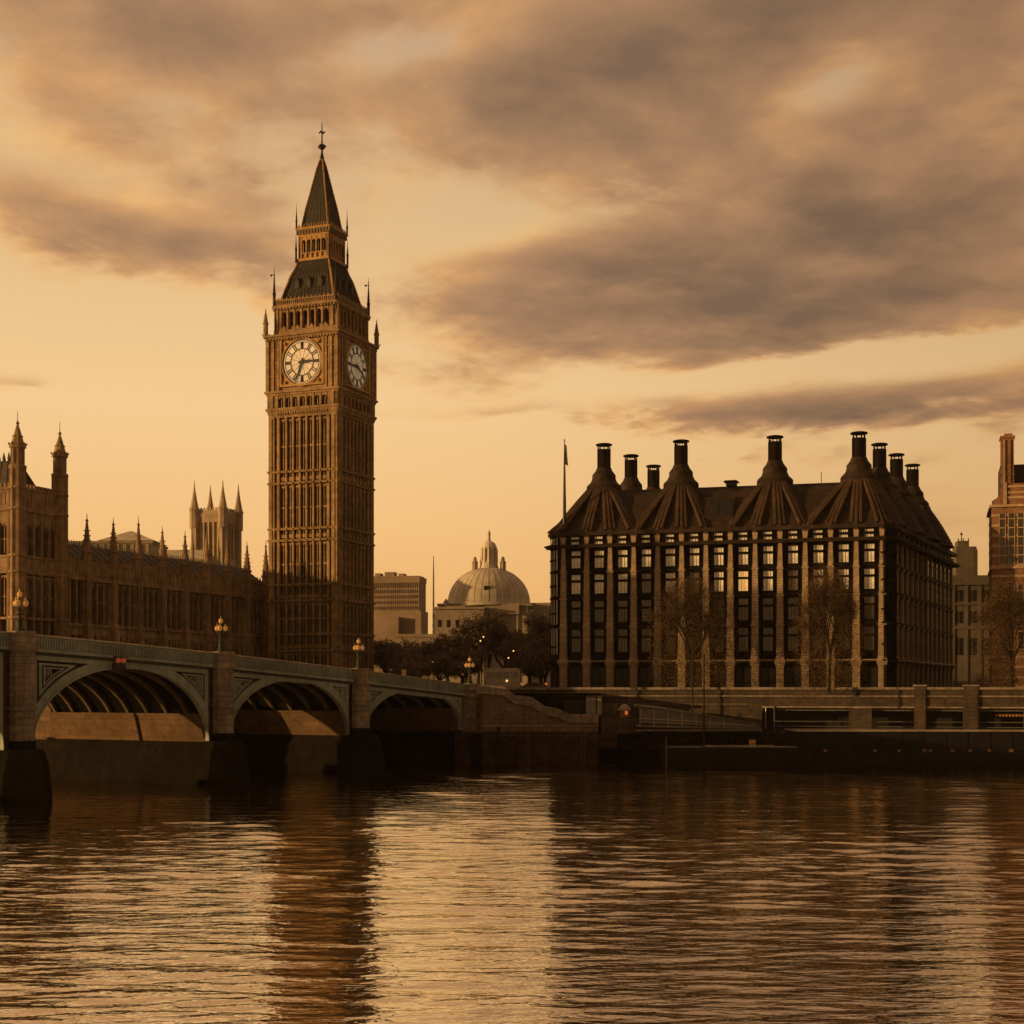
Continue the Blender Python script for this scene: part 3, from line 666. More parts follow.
# ------------------------------------------------------------------ background centre: office slab, mast, domed hall
oY = 520.0
office = thing('office_block', 'pale gridded office block with flat roof right of the clock tower', 'office block', (*at(401, oY), LAND))
a, b_ = at(366, oY+4), at(419, oY); ff = Fr(a, (b_[0]-a[0], b_[1]-a[1])); L_ = math.hypot(b_[0]-a[0], b_[1]-a[1]); zt_ = zat(575.5, oY)
m = MB(); m.box(ff, 0, L_, -9, -.3, LAND, zt_-2.2); m.box(ff, -.2, L_+.2, -9.2, 0, zt_-2.4, zt_-.4, 0); m.box(ff, .3, L_-.3, -8, -.5, zt_-.4, zt_)
m.box(ff, 0, L_+.8, -9, .3, LAND, zat(611, oY)); m.box(ff, L_*.0, L_*.66, -10, 3, LAND, zat(617, oY), 0)
for i in range(25): m.box(ff, i*(L_-.3)/24, i*(L_-.3)/24+.28, -.3, .05, LAND, zt_-2.3)
nf = 13
for j in range(nf): zz = lerp(22, zt_-3, j/nf); m.box(ff, 0, L_, -.3, -.02, zz, zz+.75)
for u0, wd_, h_ in ((6, 3.5, 1.6), (11, 2, 1.0), (2.5, 2, 1.2)): m.box(ff, u0, u0+wd_, -6, -2.5, zt_, zt_+h_)
obj('frame', m, 'office_concrete', office)
m = MB(); m.box(ff, .1, L_-.1, -.32, -.28, 20, zt_-2.5); obj('glazing', m, 'office_glass', office)
low = thing('terrace_block', 'low pale stone terrace in front of the gridded office block', 'building', (*at(415, 420), LAND))
ff, L_ = ring_house(0, 420, 394, 446, 0, 0)
m = MB(); m.box(ff, 0, L_, -10, 0, LAND, zat(637, 420)); m.box(ff, -.2, L_+.2, -10, .3, zat(637, 420), zat(634, 420)); obj('wall', m, 'pale_stone', low)
m = MB()
for i in range(8): m.box(ff, .9+i*1.75, 1.7+i*1.75, 0, .05, zat(655, 420), zat(643, 420))
obj('window', m, 'dark_glass', low)
mast = thing('radio_mast', 'thin tall mast standing between the office block and the domed hall', 'mast', (*at(433.5, 470), LAND))
m = MB(); q = at(433.5, 470); m.lathe((*q, 0), [(.40, LAND), (.34, 30), (.22, zat(575, 470)), (.10, zat(556, 470))], 8); m.lathe((*q, 0), [(.5, 30), (.5, 30.5)], 8)
obj('pole', m, 'grey_steel', mast)

dY = 400.0; dc = Vector(at(489, dY)); pxm = 1500/dY
dome = thing('domed_hall', 'big grey domed hall with lantern on top above the trees', 'domed hall', (dc.x, dc.y, LAND))
def dz(y): return zat(y, dY)
m = MB(); R = 41/pxm*1.0
prof = [(R*1.02, dz(607)), (R*1.02, dz(604))]
for i in range(13):
    t_ = i/12*radians(79); prof.append((R*cos(t_)**.92, dz(604)+ (dz(568.5)-dz(604))*sin(t_)/sin(radians(79))))
m.lathe((dc.x, dc.y, 0), prof, 48, 0, 0, False)
for k in range(36):
    a = 2*pi*k/36; pts_ = [(r*1.006, z_) for r, z_ in prof[1:]]
    for (r0, z0_), (r1, z1_) in zip(pts_[:-1], pts_[1:]): m.tube((dc.x+r0*cos(a), dc.y+r0*sin(a), z0_), (dc.x+r1*cos(a), dc.y+r1*sin(a), z1_), .045, .045, 4)
dm = obj('dome', m, 'lead_dome', dome, smooth=True)
m = MB(); r = 8.2/pxm
m.lathe((dc.x, dc.y, 0), [(r*1.25, dz(570)), (r*1.1, dz(566)), (r*.95, dz(560)), (r*.9, dz(549)), (r*1.0, dz(548)), (r*.9, dz(546)), (r*.75, dz(543.5)), (r*.4, dz(541.5)), (r*.2, dz(540.5)), (r*.16, dz(536)), (r*.22, dz(534)), (.08, dz(530))], 12)
for k in range(12): a = 2*pi*k/12; m.tube((dc.x+r*.98*cos(a), dc.y+r*.98*sin(a), dz(563)), (dc.x+r*.95*cos(a), dc.y+r*.95*sin(a), dz(549)), .28, .28, 5)
obj('lantern', m, 'lead_dome', dome)
for px in (477, 505):
    q = (dc.x+(px-491)/pxm, dc.y-1.0); m = MB(); m.lathe((*q, 0), [(.8, dz(572)), (.75, dz(564)), (.9, dz(563)), (.5, dz(561)), (.45, dz(558.5)), (.15, dz(557))], 8); obj('turret', m, 'pale_stone', dome)
m = MB(); fd = Fr((dc.x-R-14, dc.y-R*.75), (1, -.05))
m.box(fd, 12, 36, -26, 0, LAND, dz(608)); m.box(fd, 11.6, 36.4, -26, .5, dz(608), dz(605.5)); m.box(fd, 11.2, 24, -26, 3.0, LAND, dz(611.5)); m.box(fd, 10.9, 24.3, -26, 3.5, dz(611.5), dz(609.5))
m.prism(fd, [(10.6, dz(620)), (10.6, dz(617)), (14.5, dz(608.5)), (19, dz(608.5)), (19, dz(620))], -20, 2.5)
for uc in np.arange(13, 36, 2.4): m.box(fd, uc, uc+.55, 0, .35, LAND, dz(609))
m.box(fd, 30, 42, -26, -2, LAND, dz(604.5)); m.box(fd, 24.2, 33.0, -3, 1.0, dz(616), dz(606.5))
obj('wall', m, 'pale_stone', dome)
for uc in np.arange(12.5, 24, 2.3):
    m = MB(); m.box(fd, uc-.45, uc+.45, 3.0, 3.06, dz(629), dz(622)); obj('window', m, 'dark_glass', dome)
m = MB(); a = radians(-90-2); rr = R*.90; fw = Fr((dc.x+rr*cos(a)-1.0, dc.y+rr*sin(a)), (1, 0))
m.box(fw, .0, 2.0, -1.2, .5, dz(595.5), dz(588)); m.box(fw, .25, 1.75, .5, .55, dz(595), dz(588.6), 1); obj('dormer', m, ['lead_dome', 'dark_glass'], dome)
m = MB(); q = (fd.p(14.0, 1, 0)[0], fd.p(14.0, 1, 0)[1]); m.lathe((*q, 0), [(.7, dz(612)), (.6, dz(605)), (.8, dz(604.5)), (.3, dz(602)), (.1, dz(601))], 8); obj('turret', m, 'pale_stone', dome)

# ------------------------------------------------------------------ office building with tall chimneys
PA = Vector((5.5, 222.0))-FV*.9; PB = PA+FV*50.3; PC = PB+GV*53.8; PD = PA+GV*53.8
ph = thing('chimney_building', 'dark bronze office building with tall round roof chimneys and tapering sandstone columns', 'office building', (PA.x, PA.y, LAND))
ff = Fr(PA, FV); fg = Fr(PB, GV)
def tpx(px):
    k = (px-512)/1500; return (PA.x-k*PA.y)/(k*FV.y-FV.x)
t_first, t_last = tpx(563), tpx(882); SPC = (t_last-t_first)/13
body = [(PA+FV*1.5)[:], (PB-FV*1.3)[:], (PB+GV*1.8)[:], PC[:], PD[:], (PA+GV*1.8)[:]]
m = MB(); m.plan(grow(body, -1.0), LAND, 31.2)
FL = [(28.0, 30.5), (24.2, 27.0), (20.0, 23.1), (15.6, 18.9)]
for z_ in (14.2, 19.35, 23.6, 27.5): m.plan(grow(body, -.55), z_-.18, z_+.28)
for z_ in (19.75, 23.95, 27.85): m.plan(grow(body, -.72), z_-.75, z_-.18)
obj('wall', m, 'bronze', ph)
m = MB(); m.plan(grow(body, .35), 30.95, 31.2); m.plan(grow(body, .6), 31.2, 31.38); m.plan(grow(body, .1), 13.95, 14.15)
obj('cornice', m, 'roof_bronze', ph)
m = MB(); m.plan(grow(body, -.05), 14.15, 14.32); obj('ledge', m, 'column_sandstone', ph)
# columns: one mesh, then copies
m = MB(); f0 = Fr((0,0), (1,0))
zl = [14.4, 19.3, 23.5, 27.45, 30.95]; wl = [.55, .48, .43, .38, .27]
for (z0_, w0), (z1_, w1) in zip(zip(zl[:-1], wl[:-1]), zip(zl[1:], wl[1:])): m.boxt(f0, (-w0, w0, -.9, .25+w0*.5), (-w1, w1, -.9, .25+w1*.5), z0_, z1_)
for z_, w_ in zip(zl[1:4], wl[1:4]): m.box(f0, -w_-.10, w_+.10, -.6, .38+w_*.5, z_-.24, z_+.05); 
m.boxt(f0, (-.54, .54, -.9, .5), (-.76, .76, -.9, .75), 13.3, 13.95); m.boxt(f0, (-.76, .76, -.9, .75), (-.55, .55, -.9, .52), 13.95, 14.7)
m.box(f0, -.53, .53, -.9, .5, LAND, 13.3); m.boxt(f0, (-.30, .30, -.3, .55), (-.38, .38, -.3, .62), 31.5, 32.5)
for s_ in (-1, 1):                     # dark flanking fins
    for (z0_, w0), (z1_, w1) in zip(zip(zl[:-1], wl[:-1]), zip(zl[1:], wl[1:])): m.boxt(f0, tuple(sorted((s_*w0, s_*(w0+.22))))+(-.95, -.1), tuple(sorted((s_*w1, s_*(w1+.28))))+(-.95, -.1), z0_, z1_, 1)
col_me = None
def put(o, fr, u, n, z=LAND):
    x_, y_, _ = fr.p(u, n, 0); o0 = org(ph); o.location = (x_-o0.x, y_-o0.y, z-o0.z); o.rotation_euler = (0, 0, atan2(fr.u[1], fr.u[0])); return o
m.v = [(x_, y_, z_-LAND) for x_, y_, z_ in m.v]
o0save = ph.location.copy(); ph.location = (0,0,0)
col0 = obj('column', m, ['column_sandstone', 'bronze'], ph)
# windows of each floor: one mesh per floor, then copies
WIN = []
for fi, (z0_, z1_) in enumerate([(31.45, 32.55)]+FL):
    hgt = z1_-z0_; m = MB(); wd = .68 if fi else .60
    m.box(f0, -wd-.14, wd+.14, -.30, .03, -.16, 0); m.box(f0, -wd-.14, wd+.14, -.30, .03, hgt, hgt+.12)
    for s_ in (-1, 1): m.box(f0, *sorted((s_*wd, s_*(wd+.14))), -.30, .03, 0, hgt)
    tz = hgt*.66 if fi else hgt*.52; m.box(f0, -wd, wd, -.30, .08, tz-.17, tz+.17)
    for q in (-.30, .30): m.box(f0, q*wd*1.1-.022, q*wd*1.1+.022, -.25, -.12, 0, tz-.17)
    for q in (-.34, 0, .34): m.box(f0, q*wd*1.4-.015, q*wd*1.4+.015, -.25, -.12, tz+.17, hgt)
    w_ = obj('window', m, 'bronze', ph)
    pm = MB(); pm.box(f0, -wd, wd, -.30, -.16, 0, tz-.17, 0); pm.box(f0, -wd, wd, -.30, -.16, tz+.17, hgt, 1)
    lower = ['window_sky_pale', 'window_sky_pale', 'window_sky_pale', 'window_dim', 'window_dim'][fi]  # pane tones by floor stand in for reflections in the glass
    upper = ['window_sky_pale', 'window_sky_pale', 'window_sky_pale', 'window_sheen', 'window_dim'][fi]
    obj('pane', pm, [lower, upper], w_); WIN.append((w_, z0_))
ph.location = o0save
put(col0, ff, t_first, -.55)
first = True
for i in range(14):
    if i: put(dup(col0, ph), ff, t_first+SPC*i, -.55)
GSP = (53.8-3.2)/13
for i in range(14): c_ = put(dup(col0, ph), fg, 2.6+GSP*i, -.95); c_.scale = (.62, .8, 1)
used = [False]*5; rnd = random.Random(4); n_right = 0
ALT = {}
def pane_variant(w, lo, up):
    p_ = w.children[0]; key = (p_.data.name.split('.')[0], p_.data.name, lo, up)
    if key not in ALT:
        me = p_.data.copy(); me.materials.clear(); me.materials.append(MATS[lo]); me.materials.append(MATS[up]); ALT[key] = me
    p_.data = ALT[key]
def place_win(fi, fr, u, n):
    w, z0_ = WIN[fi]
    if used[fi]: w = dup(w, ph)
    used[fi] = True; put(w, fr, u, n, z0_); return w
for fi in range(5):
    for i in range(13):
        w = place_win(fi, ff, t_first+SPC*(i+.5), -.80 if fi else -.25)
        r = rnd.random()
        if fi == 2 and i in (7,): pane_variant(w, 'window_lit', 'window_sky_pale')
        elif fi == 2 and r < .38: pane_variant(w, 'window_sheen', 'window_sky_pale')
        elif fi == 3 and r < .4: pane_variant(w, 'window_dim', 'window_sky_pale')
        elif fi == 4 and r < .4: pane_variant(w, 'window_dim', 'window_dim')
for i in range(7):
    for fi in range(5):
        w = place_win(fi, fg, 2.6+GSP*(i+.5), -.95 if fi else -.3)
        if fi > 2 or rnd.random() < .3: pane_variant(w, 'window_sheen', 'window_sheen')
m = MB()
for i in range(7, 13):
    for z0_, z1_ in [(31.45, 32.55)]+FL: u = 2.6+GSP*(i+.5); m.box(fg, u-.8, u+.8, -1.1, -.9, z0_, z1_); m.box(fg, u-.8, u+.8, -.9, -.8, lerp(z0_, z1_, .62), lerp(z0_, z1_, .7), 1)
tag(obj('window_strip', m, ['window_sheen', 'bronze'], ph), kind='stuff')
# chamfered corner bays with their own glazing
for A_, B_ in ((body[1], body[2]), (body[5], body[0])):
    fc = Fr(A_, (B_[0]-A_[0], B_[1]-A_[1])); L_ = math.hypot(B_[0]-A_[0], B_[1]-A_[1]); m = MB()
    for u in np.linspace(.1, L_-.1, 4): m.box(fc, u-.09, u+.09, -.8 if A_ is body[1] else -.5, .15 if A_ is body[1] else -.34, LAND, 33.0)
    for z_ in (14.2, 16.4, 19.4, 21.3, 23.6, 25.4, 27.5, 29.2, 31.2, 32.6): m.box(fc, -.2, L_+.2, -.9 if A_ is body[1] else -.5, .25 if z_ in (14.2,31.2) else (.1 if A_ is body[1] else -.3), z_-.13, z_+.13)
    bay = obj('corner_bay', m, 'bronze', ph); m = MB()
    for z0_, z1_ in FL+[(31.5, 32.4)]: m.box(fc, .2, L_-.2, -.75, -.55 if A_ is body[1] else -.44, z0_-.3, z1_+.2)
    obj('pane', m, 'window_sky_pale' if A_ is body[5] else 'window_sheen', bay)  # left bay: pale pane colour stands in for sky seen through
# ground floor shopfronts
m = MB()
for i in range(13):
    u0 = t_first+SPC*i; m.box(ff, u0+.7, u0+SPC-.7, -1.02, -.95, 10.4, 13.2, 0); m.box(ff, u0+.7, u0+SPC-.7, -.95, -.85, 11.0, 11.12, 1); m.box(ff, u0+SPC/2-.06, u0+SPC/2+.06, -.95, -.85, 10, 13.2, 1)
obj('shopfront', m, ['dark_glass', 'bronze'], ph)
# roof
plan4 = [PA[:], PB[:], PC[:], PD[:]]
m = MB(); m.plan(grow(body, -.7), 31.3, 33.2); m.plan(grow(body, .05), 32.75, 33.3)
steps = [(0.0, -.35, 33.3), (.4, -3.0, 36.6), (.8, -6.0, 39.0), (1, -8.2, 40.0)]
for (_, d0, z0_), (_, d1, z1_) in zip(steps[:-1], steps[1:]): m.plan(grow(plan4, d0), z0_, z1_, grow(plan4, d1))
m.plan(grow(plan4, -8.0), 39.98, 40.3, grow(plan4, -8.5))
roof = obj('roof', m, 'roof_bronze', ph)
def roof_pt(fr, u, d):           # a point on the slope, d metres in from the wall line
    z_ = np.interp(d, [.15, 3.0, 6.0, 8.2], [33.3, 36.6, 39.0, 40.0]); return Vector(fr.p(u, -d, float(z_)))
ftop = Fr(PA+FI*7.2, FV)
def chim_xy(px, Yd=None):
    if Yd: return Vector(at(px, Yd))
    o_ = PA+FI*7.4; k = (px-512)/1500; t_ = (o_.x-k*o_.y)/(k*FV.y-FV.x); return o_+FV*t_
CH = [chim_xy(604), chim_xy(681), chim_xy(775), chim_xy(859), chim_xy(879.5, 227), chim_xy(896.5, 237), chim_xy(912.5, 248), chim_xy(631, 238), chim_xy(653.5, 249)]
o0save = ph.location.copy(); ph.location = (0,0,0)
m = MB(); m.lathe((0,0,0), [(1.02, 42.2), (1.02, 46.4)], 20)
for k in range(4): a = k*pi/2+.5; m.tube((1.08*cos(a), 1.08*sin(a), 42.3), (1.08*cos(a), 1.08*sin(a), 46.9), .09, .09, 6)
for k in range(8): a = k*pi/4+.1; m.tube((.9*cos(a), .9*sin(a), 46.3), (.9*cos(a), .9*sin(a), 47.0), .07, .07, 4)
m.v = [(x_, y_, z_-40) for x_, y_, z_ in m.v]
ch0 = obj('chimney', m, 'bronze', ph)
m = MB(); m.lathe((0,0,-40), [(1.08, 46.98), (1.24, 47.03), (1.24, 47.22), (1.0, 47.3)], 20); obj('cap', m, 'bronze', ch0)
m = MB(); m.lathe((0,0,-40), [(3.1, 37.5), (2.55, 39.6), (2.58, 40.75), (2.5, 40.95), (2.05, 41.35), (1.82, 41.85), (1.78, 42.1), (1.78, 42.5), (1.55, 42.8), (1.25, 43.2), (1.12, 43.6)], 28)
for k in range(36): a = k*pi/18; m.tube((2.57*cos(a), 2.57*sin(a), -.3), (2.58*cos(a), 2.58*sin(a), .75), .07, .07, 4)
obj('base', m, 'roof_bronze', ch0)
ph.location = o0save
for i, q in enumerate(CH):
    c_ = ch0 if i == 0 else dup(ch0, ph); c_.location = (q.x-o0save.x, q.y-o0save.y, 40-LAND)
# ribs fan out from each chimney down to the columns
def rib(q, foot):
    d = Vector((foot.x-q.x, foot.y-q.y)); d.normalize(); side_ = Vector((-d.y, d.x)); m = MB()
    top = Vector((q.x+d.x*2.5, q.y+d.y*2.5, 40.0)); n_ = 6
    for off, rr in ((-.50, .24), (0, .27), (.50, .24)):
        prev = None
        for j in range(n_+1):
            t_ = j/n_; p_ = top.lerp(foot, t_); p_.z += .9*sin(pi*t_)*.22+.16; sp_ = off*lerp(.75, 1.25, t_)
            p_ = p_+Vector((side_.x*sp_, side_.y*sp_, 0))
            if prev is not None: m.tube(prev, p_, rr*1.1, rr*1.1, 6)
            prev = p_
    m.tube(foot+Vector((0,0,.2)), Vector((foot.x, foot.y, 32.5)), .42, .36, 6)
    obj('rib', m, 'rib_bronze', roof)
fe = Fr(PA, FV); cols = [t_first+SPC*i for i in range(14)]
for ci, ids in ((0, (-.15, 1, 2, 2.95)), (1, (3.1, 4, 5, 6)), (2, (7, 8, 9, 9.95)), (3, (10.1, 11, 12, 13))):
    for i in ids: rib(CH[ci], Vector(fe.p(t_first+SPC*i, -.3, 33.3)))
for q_ in (PA+FV*.6+GV*2.5, PA+FV*.1+GV*6.5): rib(CH[0], Vector((q_.x, q_.y, 33.3)))
for ci, ids in ((3, (0, 1, 2)), (4, (2.9, 4, 5)), (5, (6, 7, 8)), (6, (9, 10, 11))):
    for i in ids: rib(CH[ci], Vector(fg.p(2.6+GSP*i, -.3, 33.3)))
for q in CH: m = MB(); HP = [(lerp(6.6, 2.6, j/14)+dr, lerp(33.4, 40.1, j/14)+.35*sin(pi*j/14)+dz) for j in range(15) for dr, dz in ((0, 0), (.10, .02))]; m.lathe((q.x, q.y, 0), HP, 32, caps=False); obj('hood', m, 'roof_bronze', roof)
# louvred infill under the ribs and the glazed dormer
m = MB(); u = tpx(716); w_ = 2.2
a0, b0, c0, d0 = roof_pt(fe, u-w_, 1.2), roof_pt(fe, u+w_, 1.2), roof_pt(fe, u+w_, 4.2), roof_pt(fe, u-w_, 4.2)
up = Vector((0,0,.55)); m.hexa([a0, b0, c0, d0, a0+up, b0+up, c0+up, d0+up])
for k in range(3): q0 = a0.lerp(b0, k/2)+up; q1 = d0.lerp(c0, k/2)+up; m.tube(q0, q1, .12, .12, 4)
m.tube(d0+up, c0+up, .2, .2, 4)
dor = obj('dormer', m, 'roof_bronze', roof); m = MB(); e_ = Vector((0, 0, .60)); A2, B2, C2, D2 = a0.lerp(b0, .3), a0.lerp(b0, .95), d0.lerp(c0, .95), d0.lerp(c0, .3)
m.hexa([A2+up, B2+up, C2+up, D2+up, A2+e_, B2+e_, C2+e_, D2+e_]); obj('pane', m, 'dark_glass', dor)
m = MB(); q = Vector(ftop.p(tpx(724), -1, 41.0)); fq = Fr((q.x, q.y), FV); m.box(fq, -.7, .7, -1, 1, 40.2, 40.75); m.boxt(fq, (-1.1, 1.1, -1.2, 1.2), (-.8, .8, -1, 1), 40.85, 41.05); m.box(fq, -.75, -.55, -1, 1, 40.7, 40.9); m.box(fq, .55, .75, -1, 1, 40.7, 40.9); obj('vent', m, 'bronze', roof)
m = MB(); q = ftop.p(tpx(817), -1, 40.2); m.tube(q, (q[0], q[1], 41.9), .05); obj('aerial', m, 'black_iron', roof)
# flagpole on the left corner
q = Vector(at(564.5, 222.5)); fp = thing('flagpole', 'slim flagpole with drooping flag on the corner of the chimney building', 'flagpole', (q.x, q.y, 31.4))
m = MB(); m.lathe((q.x, q.y, 0), [(.30, 31.4), (.26, 36), (.16, 42), (.06, zat(440, 222.5))], 10); m.ball((q.x, q.y, zat(440, 222.5)), .12, 6, 4); obj('pole', m, 'black_iron', fp)
m = MB(); zt_ = zat(444, 222.5); nU, nV = 6, 10; vs = []
for i in range(nU+1):
    for j in range(nV+1): vs.append((q.x+.1+.42*(i/nU)*(.5+.5*j/nV), q.y+.12*sin(i*1.9+j*.6)*(i/nU), zt_-j/nV*3.0-.25*i/nU))
m.add(vs, [(i*(nV+1)+j, (i+1)*(nV+1)+j, (i+1)*(nV+1)+j+1, i*(nV+1)+j+1) for i in range(nU) for j in range(nV)])
fo = obj('flag', m, 'flag_cloth', fp, smooth=True); md = fo.modifiers.new('thickness', 'SOLIDIFY'); md.thickness = .02

# ------------------------------------------------------------------ right: pale classical block and banded brick building
cY = 300.0
cb_ = thing('classical_block', 'pale stone block with painted-in shade and small roof turret seen between the two larger buildings', 'building', (*at(975, cY), LAND))
ff = Fr(at(950, cY), (1, -.1)); L_ = 14.0; zz = lambda y: zat(y, cY-.4)
m = MB(); m.box(ff, 0, L_, -12, 0, LAND, zz(585)); m.box(ff, -.3, L_, -12, .5, zz(585), zz(582)); m.box(ff, 0, L_, -12, -.8, zz(582), zz(575))
m.box(ff, 0, L_, -.2, .3, zz(605), zz(603)); m.box(ff, 0, L_, -.2, .25, zz(629), zz(626))
for u in np.arange(.4, L_, 2.6): m.box(ff, u, u+.5, 0, .2, LAND, zz(585))
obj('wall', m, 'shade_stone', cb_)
for u in np.arange(1.0, L_-1, 2.6):
    for y0, y1 in ((623, 611), (601, 590), (655, 638)):
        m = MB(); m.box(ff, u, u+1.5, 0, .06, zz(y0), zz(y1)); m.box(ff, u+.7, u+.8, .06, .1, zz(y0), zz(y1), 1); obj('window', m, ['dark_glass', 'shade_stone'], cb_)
m = MB(); u0 = (957-950)/1500*cY; m.box(ff, u0, u0+4.0, -5, -1, zz(577), zz(546)); m.box(ff, u0+.4, u0+2.6, -4.6, -1.4, zz(546), zz(540)); m.box(ff, u0+3.4, u0+4.2, -5, -1, zz(577), zz(549))
for u in (u0+.5, u0+1.5, u0+2.5): m.tube(ff.p(u, -1.5, zz(540)), ff.p(u, -1.5, zz(537.5)), .12)
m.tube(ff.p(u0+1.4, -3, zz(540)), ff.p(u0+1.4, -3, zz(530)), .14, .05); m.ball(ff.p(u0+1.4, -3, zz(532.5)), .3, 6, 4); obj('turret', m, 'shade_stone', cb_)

nY = 215.0; NS = Vector(at(992, nY))
ns = thing('brick_building', 'red brick building with pale stone bands and tall chimney stack at the frame edge', 'building', (NS.x, NS.y, LAND))
ff = Fr(NS, FV); zz = lambda y: zat(y, nY)
fl2 = Fr(NS+GV*14, -GV)
m = MB(); m.box(ff, 0, 16, -13, 0, LAND, zz(507)); 
for k in range(18): z_ = LAND+.6+k*1.45; m.box(ff, -.04, 16, -13.04, .04, z_, z_+.32, 1)
m.box(ff, -.35, 16, -13.3, .4, zz(507.5), zz(505), 1)
m.box(ff, -.2, 16, -13.2, .22, zz(569), zz(567), 1)
# shaped gable above
m.prism(ff, [(0, zz(505)), (0, zz(501)), (.7, zz(498)), (1.15, zz(493)), (1.3, zz(484)), (16, zz(484)), (16, zz(505))], -1.2, -.1, 0)
m.prism(ff, [(.0, zz(505)), (.0, zz(501)), (.7, zz(498)), (1.15, zz(493)), (1.3, zz(484)), (16, zz(484)), (16, zz(505))], -13, -11.8, 0)
for y in (488, 494, 499): m.box(ff, 1.6, 16, -.1, 0, zz(y), zz(y-2), 1)
m.box(ff, 1.55, 2.0, -.1, .12, zz(505), zz(483), 1)
obj('wall', m, ['red_brick', 'portland_band'], ns)
for k in range(8):
    for y0, y1 in ((565, 514), (610, 585), (650, 628)):
        u = 1.4+k*1.25
        m = MB(); m.box(ff, u-.42, u+.42, .0, .06, zz(y0), zz(y1)); win = obj('window', m, 'window_dim', ns)
        m = MB()
        for q in (-.46, .38): m.box(ff, u+q, u+q+.1, 0, .14, zz(y0), zz(y1))
        for q in np.arange(zz(y0), zz(y1), 1.3): m.box(ff, u-.46, u+.46, .06, .12, q, q+.14)
        obj('frame', m, 'portland_band', win)
m = MB(); m.box(ff, 1.2, 16, -10, -1.5, zz(500), zz(464)); m.box(ff, 3.2, 16, -9, -2, zz(464), zz(463.5)); obj('roof', m, 'slate_iron', ns)
m = MB(); zt_ = zz(438)
m.box(ff, 1.25, 3.0, -3.4, -.3, zz(500), zt_); m.box(ff, 1.55, 1.8, -.3, -.1, zz(500), zt_-.3, 1); m.box(ff, 2.3, 2.55, -.3, -.1, zz(500), zt_-.3)
m.box(ff, 1.1, 3.15, -3.6, -.1, zt_, zt_+.28); m.box(ff, 1.7, 2.8, -3, -.6, zt_+.28, zt_+.65); m.box(ff, 1.1, 3.1, -3.5, -.15, zz(475), zz(474))
obj('chimney', m, ['red_brick', 'portland_band'], ns)

# ------------------------------------------------------------------ bridge
bridge = thing('arched_bridge', 'green iron arch bridge on stone piers crossing the river from the left', 'bridge', (*bp(0), 0))
TS = [0, 26.1, 51.4, 79.0, 107.0, 136.0]
ztop = np.poly1d(np.polyfit([0, 26.1, 51.4, 79.0, 107, 136], [10.8, 12.4, 14.05, 15.25, 15.95, 16.3], 3))
ZB_ = 7.4
CROWN = [9.95, 11.05, 12.1, 12.75, 13.1]; SPR = 4.6; PW = 1.7
fb = Fr(bp(136), (BD.x, BD.y)); UB = 136.0                      # u runs from the near bank towards the far end
def U(t): return UB-t
m = MB(); N_ = 68
for i in range(N_):
    t0, t1 = 136*i/N_, 136*(i+1)/N_; ta, tb = t1, t0             # u0 = U(t1) < u1 = U(t0)
    za, zb = float(ztop(ta)), float(ztop(tb)); u0, u1 = U(ta), U(tb)
    m.boxs(fb, u0, u1, -.45, 0, (za-1.35, za-.14), (zb-1.35, zb-.14))           # parapet
    m.boxs(fb, u0, u1, -.55, .14, (za-.14, za), (zb-.14, zb), 1)                 # handrail
    m.boxs(fb, u0, u1, -.6, .30, (za-1.62, za-1.35), (zb-1.62, zb-1.35))          # cornice
    m.boxs(fb, u0, u1, -.6, .14, (za-1.9, za-1.62), (zb-1.9, zb-1.62), 2)
    m.boxs(fb, u0, u1, -BW-.1, -BW+.35, (za-1.9, za), (zb-1.9, zb))
    for q in np.linspace(0, 1, 7)[:-1]:
        uu = lerp(u0, u1, q); z_ = lerp(za, zb, q); m.box(fb, uu, uu+.13, 0, .09, z_-1.3, z_-.2)
    m.boxs(fb, u0, u1, 0, .07, (za-.42, za-.30), (zb-.42, zb-.30))
obj('parapet', m, ['bridge_green', 'rim_metal', 'bridge_green_dark'], bridge)
m = MB()
for i in range(N_):
    t0, t1 = 136*i/N_, 136*(i+1)/N_; za, zb = float(ztop(t1)), float(ztop(t0)); m.boxs(fb, U(t1), U(t0), -BW+.3, -.4, (za-2.1, za-1.2), (zb-2.1, zb-1.2))
obj('deck', m, 'asphalt', bridge)
def arch_z(t, k):
    a, b_ = TS[k]+PW, TS[k+1]-PW; c_ = (a+b_)/2; hw = (b_-a)/2; x_ = max(-1, min(1, (t-c_)/hw)); return SPR+(CROWN[k]-SPR)*sqrt(max(0, 1-abs(x_)**2.15))
